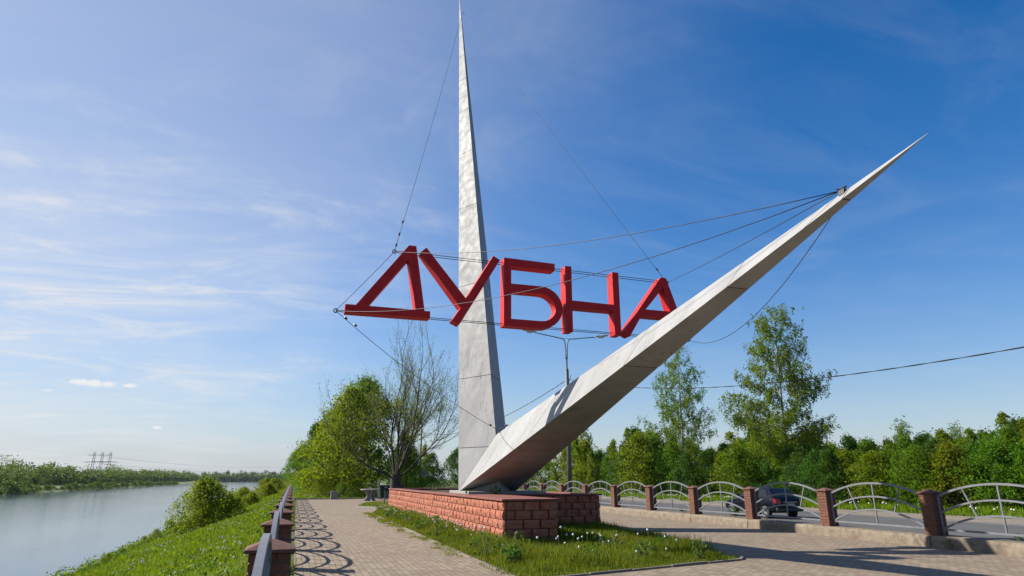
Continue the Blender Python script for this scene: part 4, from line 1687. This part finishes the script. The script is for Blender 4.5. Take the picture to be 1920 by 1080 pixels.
# perforated litter bin in its frame
root = empty('litter_bin', (6.05, 44.6, 0), .25)
tag(root, 'small dark litter bin with a pierced front on two legs, beside the planter', 'bin')
for s in (-1, 1):
    m = MB()
    m.box(s * .2 - .02, s * .2 + .02, -.03, .03, 0, .98)
    m.build('leg', MT['darkmetal'], root)
m = MB()
m.box(-.175, .175, -.14, -.125, .42, .9)
m.box(-.175, .175, .125, .14, .42, .9)
m.box(-.178, -.165, -.14, .14, .42, .9)
m.box(.165, .178, -.14, .14, .42, .9)
m.box(-.17, .17, -.13, .13, .41, .43)
m.build('basket', MT['darkmetal'], root)
for i in range(3):
    for j in range(4):
        m = MB()
        m.box(-.12 + i * .095 + (j % 2) * .03, -.07 + i * .095 + (j % 2) * .03, -.147, -.142, .49 + j * .1, .54 + j * .1)
        m.build('hole_plate', MT['whiteline'], root)
# waste container
root = empty('waste_container', (8.0, 57.4, 0), .1)
tag(root, 'dark green waste container with a ribbed lid behind the planter corner', 'container')
m = MB()
m.add([(-.95, -.5, .18), (.95, -.5, .18), (.95, .5, .18), (-.95, .5, .18), (-1.05, -.6, 1.1), (1.05, -.6, 1.1), (1.05, .6, 1.1), (-1.05, .6, 1.1)],
      [(0, 3, 2, 1), (4, 5, 6, 7), (0, 1, 5, 4), (1, 2, 6, 5), (2, 3, 7, 6), (3, 0, 4, 7)])
m.build('bin_body', M_plain('container_green', (0.025, 0.045, 0.042), .5, .1, .3, 4), root, bevel=.02)
m = MB()
m.box(-1.1, 1.1, -.65, .65, 1.105, 1.17)
m.build('lid', MT['darkmetal'], root, bevel=.02)
for s in (-.5, .0, .5):
    m = MB()
    m.box(s - .03, s + .03, -.66, .66, 1.17, 1.2)
    m.build('lid_rib', MT['polegrey'], root)
for s in (-1, 1):
    m = MB()
    m.box(s * .55 - .09, s * .55 + .09, -.605, -.59, .95, 1.06)
    m.build('reflector', MT['whiteline'], root)
for sx in (-.8, .8):
    for sy in (-.4, .4):
        m = MB()
        m.tube([(sx - .03, sy, .09), (sx + .03, sy, .09)], .09, 10)
        m.build('wheel', MT['darkmetal'], root)
# small road sign on a post
root = empty('road_sign', (15.4, 82, 0))
tag(root, 'small grey road sign on a thin post beyond the planter', 'sign')
m = MB()
m.tube([(0, 0, 0), (0, 0, 2.9)], .035, 8)
m.build('post', MT['polegrey'], root)
m = MB()
m.box(-.32, .32, -.05, -.038, 2.0, 2.85)
m.build('sign_plate', M_plain('sign_back', (.42, .43, .44), .5, .4), root, bevel=.01)


# ------------------------------------------------------------------ parked car
def car(loc):
    root = empty('parked_car', loc)
    tag(root, 'dark blue hatchback car on the road behind the fence, seen from its rear left', 'car')
    paint = Mat('car_paint', .16, .0, (.008, .010, .018))
    paint.b.inputs['Specular IOR Level'].default_value = .22
    paint = paint.m
    glass = Mat('car_glass', .06, 0, (.02, .025, .03)).m
    tyre = M_plain('tyre', (.02, .02, .02), .9)
    alloy = M_plain('alloy', (.5, .5, .51), .35, .7)
    redl = Mat('tail_light', .15, 0, (.55, .012, .012)).m
    chrome = M_plain('chrome', (.6, .6, .62), .2, .9)
    plate = M_plain('number_plate', (.62, .62, .62), .5)
    # stations along y from the rear: y, belt height, bottom, half width low, half width belt
    st = [(0.0, .86, .42, .70, .68), (.10, .95, .30, .80, .78), (.45, .98, .24, .85, .84), (1.2, .97, .22, .86, .86), (2.2, .95, .22, .86, .86),
          (3.0, .92, .22, .86, .85), (3.6, .86, .24, .85, .82), (4.05, .78, .28, .80, .76), (4.25, .66, .36, .68, .66)]
    vs, fs = [], []
    for (y, zb, zl, wl, wb) in st:
        zm = (zb + zl) / 2 + .06
        ring = [(-wl * .9, zl), (-wl, zl + .1), (-wb - .03, zm), (-wb, zb - .05), (-wb * .92, zb), (0, zb + .03), (wb * .92, zb), (wb, zb - .05), (wb + .03, zm), (wl, zl + .1), (wl * .9, zl)]
        vs += [(x, y, z) for x, z in ring]
    k = 11
    for i in range(len(st) - 1):
        for j in range(k):
            j2 = (j + 1) % k
            fs.append((i * k + j, i * k + j2, (i + 1) * k + j2, (i + 1) * k + j))
    fs += [tuple(range(k)), tuple((len(st) - 1) * k + j for j in range(k))]
    m = MB()
    m.add(vs, fs)
    o = m.build('body', paint, root, True)
    ss = o.modifiers.new('s', 'SUBSURF')
    ss.levels = ss.render_levels = 2
    # greenhouse
    g = MB()
    gs = [(.18, .96, .74, .97), (.62, 1.40, .58, .98), (1.3, 1.47, .60, .98), (2.1, 1.46, .60, .97), (3.05, .98, .74, .93)]
    vs, fs = [], []
    lower = [(.12, .76), (.5, .80), (1.3, .81), (2.2, .81), (3.15, .76)]
    upper = [(.22, 1.0, .72), (.68, 1.38, .58), (1.35, 1.455, .585), (2.05, 1.44, .58), (3.0, 1.02, .72)]
    for (yl, wl), (yu, zu, wu) in zip(lower, upper):
        vs += [(-wl, yl, .93), (-wu, yu, zu), (0, yu, zu + .025), (wu, yu, zu), (wl, yl, .93)]
    for i in range(4):
        for j in range(4):
            fs.append((i * 5 + j, i * 5 + j + 1, i * 5 + j + 6, i * 5 + j + 5))
    fs += [(0, 1, 2, 3, 4), (20, 24, 23, 22, 21)]
    g.add(vs, fs)
    g.build('cabin', paint, root, True, 0.02)

    def pane(pts, name='window'):
        q = MB()
        q.add(pts, [tuple(range(len(pts)))])
        q.build(name, glass, root)

    for s in (-1, 1):
        def sp(y, z):
            # point on the side of the cabin, 6 mm proud
            t_ = (z - .93) / .5
            return (s * (.815 - .225 * max(t_, 0) + .006), y, z)
        pane([sp(.62, 1.0), sp(1.28, .99), sp(1.28, 1.385), sp(.86, 1.36)])
        pane([sp(1.36, .99), sp(2.75, .98), sp(2.12, 1.37), sp(1.36, 1.385)])
        m = MB()
        m.box(s * .80 - .02, s * .80 + .02, 1.29, 1.35, .95, 1.0)
        m.build('pillar_trim', paint, root)
        # wheels
        for y in (.80, 3.42):
            wroot = mobj('wheel', mesh('wheel', [(s * .70, y, .31), (s * .71, y, .31), (s * .7, y + .01, .31)], [(0, 1, 2)], tyre), root)
            q = MB()
            q.tube([(s * .66, y, .31), (s * .68, y, .31), (s * .85, y, .31), (s * .87, y, .31)], [.28, .315, .315, .28], 24)
            q.build('tyre', tyre, wroot)
            q = MB()
            q.tube([(s * .84, y, .31), (s * .878, y, .31)], .075, 10)
            for a in range(5):
                t_ = a * 2 * math.pi / 5
                c_, s_ = math.cos(t_), math.sin(t_)
                q.tube([(s * .874, y + c_ * .05, .31 + s_ * .05), (s * .874, y + c_ * .215, .31 + s_ * .215)], .032, 4)
            pts = [(s * .874, y + .22 * math.cos(a * math.pi / 12), .31 + .22 * math.sin(a * math.pi / 12)) for a in range(25)]
            q.tube(pts, .022, 4, cap=False)
            q.build('rim', alloy, wroot)
        m = MB()
        m.add([(s * .80, .025, .72), (s * .58, -.035, .70), (s * .56, -.02, .90), (s * .79, .05, .93), (s * .855, .20, .92), (s * .86, .18, .75)],
              [(0, 1, 2, 3), (0, 3, 4, 5)])
        m.build('tail_light', redl, root)
        m = MB()
        m.box(s * .93 - .09, s * .93 + .09, 2.62, 2.74, .96, 1.1)
        m.build('mirror', paint, root, bevel=.03)
    pane([(-.62, .155, 1.0), (.62, .155, 1.0), (.52, .60, 1.345), (-.52, .60, 1.345)], 'rear_window')
    pane([(-.66, 3.07, 1.0), (.66, 3.07, 1.0), (.52, 2.14, 1.43), (-.52, 2.14, 1.43)], 'windscreen')
    m = MB()
    m.box(-.26, .26, -.05, -.035, .60, .71)
    m.build('number_plate', plate, root)
    m = MB()
    m.box(-.4, .4, -.055, -.03, .755, .785)
    m.build('trim_strip', chrome, root)
    m = MB()
    m.box(-.79, .79, -.06, .12, .33, .52)
    m.build('bumper', M_plain('bumper', (.02, .022, .028), .5), root, bevel=.05)
    return root


car((23.2, 27.1, -.2))


# ------------------------------------------------------------------ grasses
def blades(P, h, wd, rng, mat, name, lean=0.35):
    """bent blades of two quads' worth of triangles: 5 vertices, 1 quad + 1 tri kept as quads"""
    n = len(P)
    az = rng.uniform(0, 2 * np.pi, n)
    d = np.stack([np.cos(az), np.sin(az), np.zeros(n)], 1)
    s = np.stack([-np.sin(az), np.cos(az), np.zeros(n)], 1)
    hh = (h * rng.uniform(.55, 1.35, n))[:, None]
    ww = (wd * rng.uniform(.7, 1.3, n))[:, None]
    ln = (rng.uniform(.05, 1, n) * lean)[:, None]
    up = np.array([[0, 0, 1.0]])
    mid = P + up * hh * .55 + d * hh * ln * .35
    tip = P + up * hh * (1 - .35 * ln) + d * hh * ln
    V = np.stack([P - s * ww * .5, P + s * ww * .5, mid + s * ww * .42, mid - s * ww * .42, tip], 1).reshape(-1, 3)
    b = np.arange(n)[:, None] * 5
    F3 = np.concatenate([b + np.array([[0, 1, 2]]), b + np.array([[0, 2, 3]]), b + np.array([[3, 2, 4]])], 0)
    return mesh_np(name, V, F3, [mat])


def in_poly(P, poly):
    x, y = P[:, 0], P[:, 1]
    ins = np.zeros(len(P), bool)
    n = len(poly)
    for i in range(n):
        x0, y0 = poly[i]
        x1, y1 = poly[(i + 1) % n]
        c = ((y0 > y) != (y1 > y)) & (x < (x1 - x0) * (y - y0) / (y1 - y0 + 1e-12) + x0)
        ins ^= c
    return ins


def clump(P, rng, scale, amp):
    """patchy heights from a few random waves"""
    v = np.zeros(len(P))
    for _ in range(7):
        k = rng.normal(size=2) * scale
        v += np.sin(P[:, 0] * k[0] + P[:, 1] * k[1] + rng.uniform(0, 6.28))
    return 1 + amp * np.tanh(v / 2.2)


def sz_np(x):
    return np.where(x < -.75, -.14 + (x + .75) * (3.36 / 10.25), np.where(x < -.45, -.14 + (x + .75) * .3, -.05))


def slope_grass():
    rng = np.random.default_rng(5)
    parts = []
    H_, W_ = [], []
    for (y0, y1, n, h, wd) in [(9, 22, 52000, .13, .014), (22, 40, 46000, .15, .022), (40, 75, 42000, .18, .035), (75, 200, 30000, .28, .09)]:
        P = np.empty((n, 3))
        P[:, 0] = rng.uniform(-11.2, -.36, n)
        P[:, 1] = rng.uniform(y0, y1, n)
        P[:, 2] = sz_np(P[:, 0]) - .01
        c = clump(P, rng, 1.1, .45)
        parts.append(P)
        H_.append(h * c)
        W_.append(np.full(n, wd))
    P = np.concatenate(parts)
    return blades(P, np.concatenate(H_), np.concatenate(W_), rng, MT['grass'], 'slope_grass', .7)


tag(mobj('slope_grass', slope_grass()), 'short bright green grass covering the canal slope', 'grass', kind='stuff')


def bed_mask(P):
    m_ = in_poly(P, BED)
    pl = (P[:, 0] > px0 - .03) & (P[:, 1] > pya - .03) & ((P[:, 0] < pxm + .02) | (P[:, 1] > pyb - .03)) & (P[:, 0] < px1 + .03)
    return m_ & ~pl


def bed_grass():
    rng = np.random.default_rng(6)
    n = 90000
    P = np.empty((n, 3))
    P[:, 0] = rng.uniform(3.8, 10.4, n)
    P[:, 1] = rng.uniform(11, 22, n)
    P[:, 2] = .01
    P = P[bed_mask(P)]
    n2 = 26000
    Q = np.empty((n2, 3))
    Q[:, 0] = rng.uniform(3.9, 5.2, n2)
    Q[:, 1] = rng.uniform(16, 36, n2)
    Q[:, 2] = .01
    Q = Q[bed_mask(Q)]
    P = np.concatenate([P, Q])
    n3 = 9000
    Q = np.empty((n3, 3))
    Q[:, 0] = rng.uniform(4, 10.6, n3)
    Q[:, 1] = rng.uniform(41, 49.7, n3)
    Q[:, 2] = .01
    Q = Q[in_poly(Q, BED2)]
    hh = .25 * clump(P, rng, 1.6, .4)
    # lower towards the kerbs
    keep = P[:, 0] < 9.1 + rng.normal(0, .12, len(P)) + np.clip(P[:, 1] - 13, 0, 8) * .14
    P, hh = P[keep], hh[keep]
    edge = np.minimum(np.clip((P[:, 1] - (11.2 + (P[:, 0] - 4.2) * .25)) / .9, .25, 1), np.clip((P[:, 0] - 3.95) / .6, .3, 1))
    hh = hh * edge
    # tufts spilling over the edge onto the paving, and along the railing
    S_ = []
    for _ in range(70):
        y_ = rng.uniform(12, 35)
        k_ = rng.integers(15, 60)
        S_.append(np.stack([3.93 - np.abs(rng.normal(0, .13, k_)) - rng.random() ** 3 * .35, y_ + rng.normal(0, .22, k_), np.full(k_, .0)], 1))
    for _ in range(60):
        y_ = rng.uniform(9, 58)
        k_ = rng.integers(12, 40)
        S_.append(np.stack([.12 + np.abs(rng.normal(0, .06, k_)), y_ + rng.normal(0, .3, k_), np.full(k_, .0)], 1))
    S_ = np.concatenate(S_)
    P = np.concatenate([P, Q, S_])
    hh = np.concatenate([hh, np.full(len(Q), .12), np.full(len(S_), .055)])
    ww = np.where(P[:, 1] < 24, .010, .022)
    return blades(P, hh, ww, rng, MT['bedgrass'], 'bed_grass', .55)


tag(mobj('bed_grass', bed_grass()), 'long uneven grass growing in the bed around the planter', 'grass', kind='stuff')


def verge_grass():
    rng = np.random.default_rng(7)
    A = []
    for (x0, x1, y0, y1, n) in [(33.3, 38.5, 15, 110, 26000), (16.15, 17.5, 8, 60, 5000), (.3, 14, 60.3, 78, 16000), (14, 16.5, 48, 100, 4000)]:
        P = np.empty((n, 3))
        P[:, 0] = rng.uniform(x0, x1, n)
        P[:, 1] = rng.uniform(y0, y1, n)
        x = P[:, 0]
        P[:, 2] = np.interp(x, [16.15, 17.3, 33, 36.5], [-.05, -.22, -.22, -.02])
        A.append(P)
    P = np.concatenate(A)
    return blades(P, .24 * clump(P, rng, .8, .5), np.full(len(P), .05), rng, MT['grass'], 'verge_grass', .6)


tag(mobj('verge_grass', verge_grass()), 'rough grass on the verges beside the road and behind the promenade', 'grass', kind='stuff')


# weeds: broad-leaved rosettes in the bed, on the planter and along the strip
def weed_mesh(seed, h, n, leaf):
    r = random.Random(seed)
    rng = np.random.default_rng(seed)
    mb = MB()
    P = []
    for i in range(n):
        az = r.uniform(0, 6.28)
        rr = r.uniform(.02, .6) * h
        z = h * r.uniform(.15, 1)
        P.append((math.cos(az) * rr, math.sin(az) * rr, z))
        if i % 3 == 0:
            mb.tube([(0, 0, 0), (math.cos(az) * rr * .6, math.sin(az) * rr * .6, z * .7), P[-1]], .004, 3, cap=False)
    V, F = leaf_quads(np.array(P), leaf, rng, 0, .6)
    return mb.me('weed_stems', MT['stem']), mesh_np('weed_leaves', V, F, [MT['weed']])


WEED = [weed_mesh(600 + i, h, n, l) for i, (h, n, l) in enumerate([(.28, 46, .085), (.40, 60, .08), (.2, 40, .07), (.5, 54, .075)])]
rwd = random.Random(21)
for k in range(46):
    if k < 30:
        x, y = rwd.uniform(4.1, 5.0), rwd.uniform(12.2, 34.5)
    else:
        x, y = rwd.uniform(4.3, 9.6), rwd.uniform(12.6, 20.5)
    if not bed_mask(np.array([[x, y, 0]]))[0]:
        continue
    put_tree(WEED[k % 4], (x, y, .01), rwd.uniform(.7, 1.25), rwd.uniform(0, 6), 'weed_plant', 'leafy green weed in the strip along the planter side' if k < 30 and y > 16.3 else 'leafy green weed in the grass before the planter', 'weed', 'weeds in the bed', ('stems', 'leaves'))
for k, (x, y, s, lab) in enumerate([(5.72, 21.95, .9, 'small weed at the left foot of the spikes on the planter'), (6.5, 21.62, 1.0, 'yellowish weed under the slanting spike on the planter'),
                                    (5.8, 28.8, .8, 'weed on the planter soil left of the tall spike'), (6.2, 30.5, .9, 'weed further back on the planter soil'),
                                    (8.9, 23.4, .8, 'small weed right of the spike base on the planter')]):
    put_tree(WEED[k % 4], (x, y, 1.05), s, k, 'weed_plant', lab, 'weed', None, ('stems', 'leaves'))


# dandelions
def dande(seed, h):
    r = random.Random(seed)
    s = MB()
    bx, by = r.uniform(-.05, .05), r.uniform(-.05, .05)
    s.tube([(0, 0, 0), (bx * .4, by * .4, h * .6), (bx, by, h)], .0035, 4, cap=False)
    bm = bmesh.new()
    bmesh.ops.create_icosphere(bm, subdivisions=2, radius=.024, matrix=Matrix.Translation((bx, by, h)))
    for v in bm.verts:
        v.co += Vector((r.uniform(-.004, .004), r.uniform(-.004, .004), r.uniform(-.004, .004)))
    me = bpy.data.meshes.new('seed_head')
    bm.to_mesh(me)
    bm.free()
    me.materials.append(MT['fluff'])
    return s.me('stalk', MT['stem']), me


DAN = [dande(700 + i, h) for i, h in enumerate([.28, .34, .40, .24, .46])]
rd = random.Random(33)
cnt = 0
spots = []
for _ in range(20):
    spots.append((rd.uniform(4.4, 9.0), rd.uniform(12.2, 16.0)))
for _ in range(9):
    spots.append((rd.gauss(6.6, .9), rd.gauss(15.2, .4)))
for c in [(4.5, 33), (4.6, 31), (4.5, 29.5), (4.7, 27.5), (4.5, 24), (4.7, 22), (4.6, 19.5), (4.7, 17.5), (4.6, 33.8), (4.7, 18.5)]:
    for _ in range(9):
        spots.append((rd.gauss(c[0], .22), rd.gauss(c[1], .55)))
for (x, y) in spots:
    if not bed_mask(np.array([[x, y, 0]]))[0]:
        continue
    strip = x < 5.1 and y > 16.3
    put_tree(DAN[rd.randrange(5)], (x, y, 0), rd.uniform(.85, 1.15), rd.uniform(0, 6), 'dandelion',
             'white dandelion seed head in the strip along the planter' if strip else 'white dandelion seed head in the grass before the planter',
             'dandelion', 'dandelions beside the planter' if strip else 'dandelions before the planter', ('stalk', 'seed_head'))


def slope_flowers():
    rng = np.random.default_rng(9)
    base = bmesh.new()
    bmesh.ops.create_icosphere(base, subdivisions=1, radius=1.0)
    bv = np.array([v.co[:] for v in base.verts])
    bf = np.array([[v.index for v in f.verts] for f in base.faces])
    base.free()
    C_ = []
    for _ in range(48):
        y = 10 + 55 * rng.random() ** 1.3
        x = rng.uniform(-9.5, -.8)
        k = rng.integers(2, 9)
        for _ in range(k):
            C_.append((x + rng.normal(0, .28), y + rng.normal(0, .5), rng.uniform(.16, .30), rng.uniform(.017, .026) * (1 + y / 70)))
    for _ in range(60):
        C_.append((rng.uniform(1, 10), rng.uniform(61, 70), .25, .05))
    for _ in range(150):
        C_.append((rng.uniform(33.6, 37.5), rng.uniform(18, 75), .3, .05))
    C_ = np.array(C_)
    z0 = np.where(C_[:, 0] < 0, sz_np(np.minimum(C_[:, 0], -.4)), np.where(C_[:, 0] > 30, -.1, -.05))
    V = (bv[None] * C_[:, 3][:, None, None] + np.stack([C_[:, 0], C_[:, 1], z0 + C_[:, 2]], 1)[:, None, :]).reshape(-1, 3)
    F = (bf[None] + (np.arange(len(C_)) * len(bv))[:, None, None]).reshape(-1, 3)
    return mesh_np('slope_flowers', V, F, [MT['fluff']], None, True)


tag(mobj('slope_flowers', slope_flowers()), 'scattered white dandelion heads over the canal slope and verges', 'flowers', kind='stuff')


# broad-leaved weeds over the canal slope and its ragged water edge
def slope_weeds():
    rng = np.random.default_rng(15)
    A, S = [], []
    for _ in range(420):
        y = 9 + 60 * rng.random() ** 1.4
        x = rng.uniform(-10.9, -.6)
        k = rng.integers(14, 34)
        A.append(np.stack([x + rng.normal(0, .16, k), y + rng.normal(0, .22, k), float(sz_np(np.array([x]))[0]) + rng.uniform(.03, .22, k)], 1))
        S.append(np.full(k, .065 * (1 + y / 60)))
    for _ in range(260):
        y = rng.uniform(30, 110)
        x = rng.normal(-10.75, .25)
        k = rng.integers(24, 60)
        h = rng.uniform(.2, .75)
        A.append(np.stack([x + rng.normal(0, .22, k), y + rng.normal(0, .3, k), float(sz_np(np.array([x]))[0]) + rng.uniform(.02, h, k)], 1))
        S.append(np.full(k, .10 * (1 + y / 120)))
    P = np.concatenate(A)
    V_, F_ = leaf_quads(P, np.concatenate(S), rng, 0, .6)
    return mesh_np('slope_weeds', V_, F_, [MT['weed'], MT['leaf_b']], rng.integers(0, 2, len(F_)))


tag(mobj('slope_weeds', slope_weeds()), 'broad-leaved weeds scattered over the canal slope and its water edge', 'weeds', kind='stuff')
for k, (x, y, z, s_, lab) in enumerate([(16.2, 25.6, .2, 1.0, 'green weed growing behind the fence left of the car'), (16.15, 21.9, .25, 1.1, 'green weed under the fence in front of the car'),
                                        (16.1, 11.4, .28, .8, 'tuft of weed on the fence plinth at far right'), (15.38, 12.6, .0, .5, 'tiny weed at the foot of the fence plinth')]):
    put_tree(WEED[k % 4], (x, y, z), s_, k * 1.7, 'weed_plant', lab, 'weed', None, ('stems', 'leaves'))

# ------------------------------------------------------------------ thin summer air
hm = MB()
hm.box(-1300, 1300, -160, 1750, -6.5, 60)
hz_ = hm.build('haze', None)
hmat = bpy.data.materials.new('haze_air')
hmat.use_nodes = True
hn = hmat.node_tree.nodes
hn.clear()
ho = hn.new('ShaderNodeOutputMaterial')
hv = hn.new('ShaderNodeVolumePrincipled')
hv.inputs['Color'].default_value = (.75, .85, 1, 1)
hv.inputs['Density'].default_value = 0.00004
hmat.node_tree.links.new(hv.outputs[0], ho.inputs['Volume'])
hz_.data.materials.append(hmat)
tag(hz_, 'thin bluish summer haze', 'haze', kind='stuff')
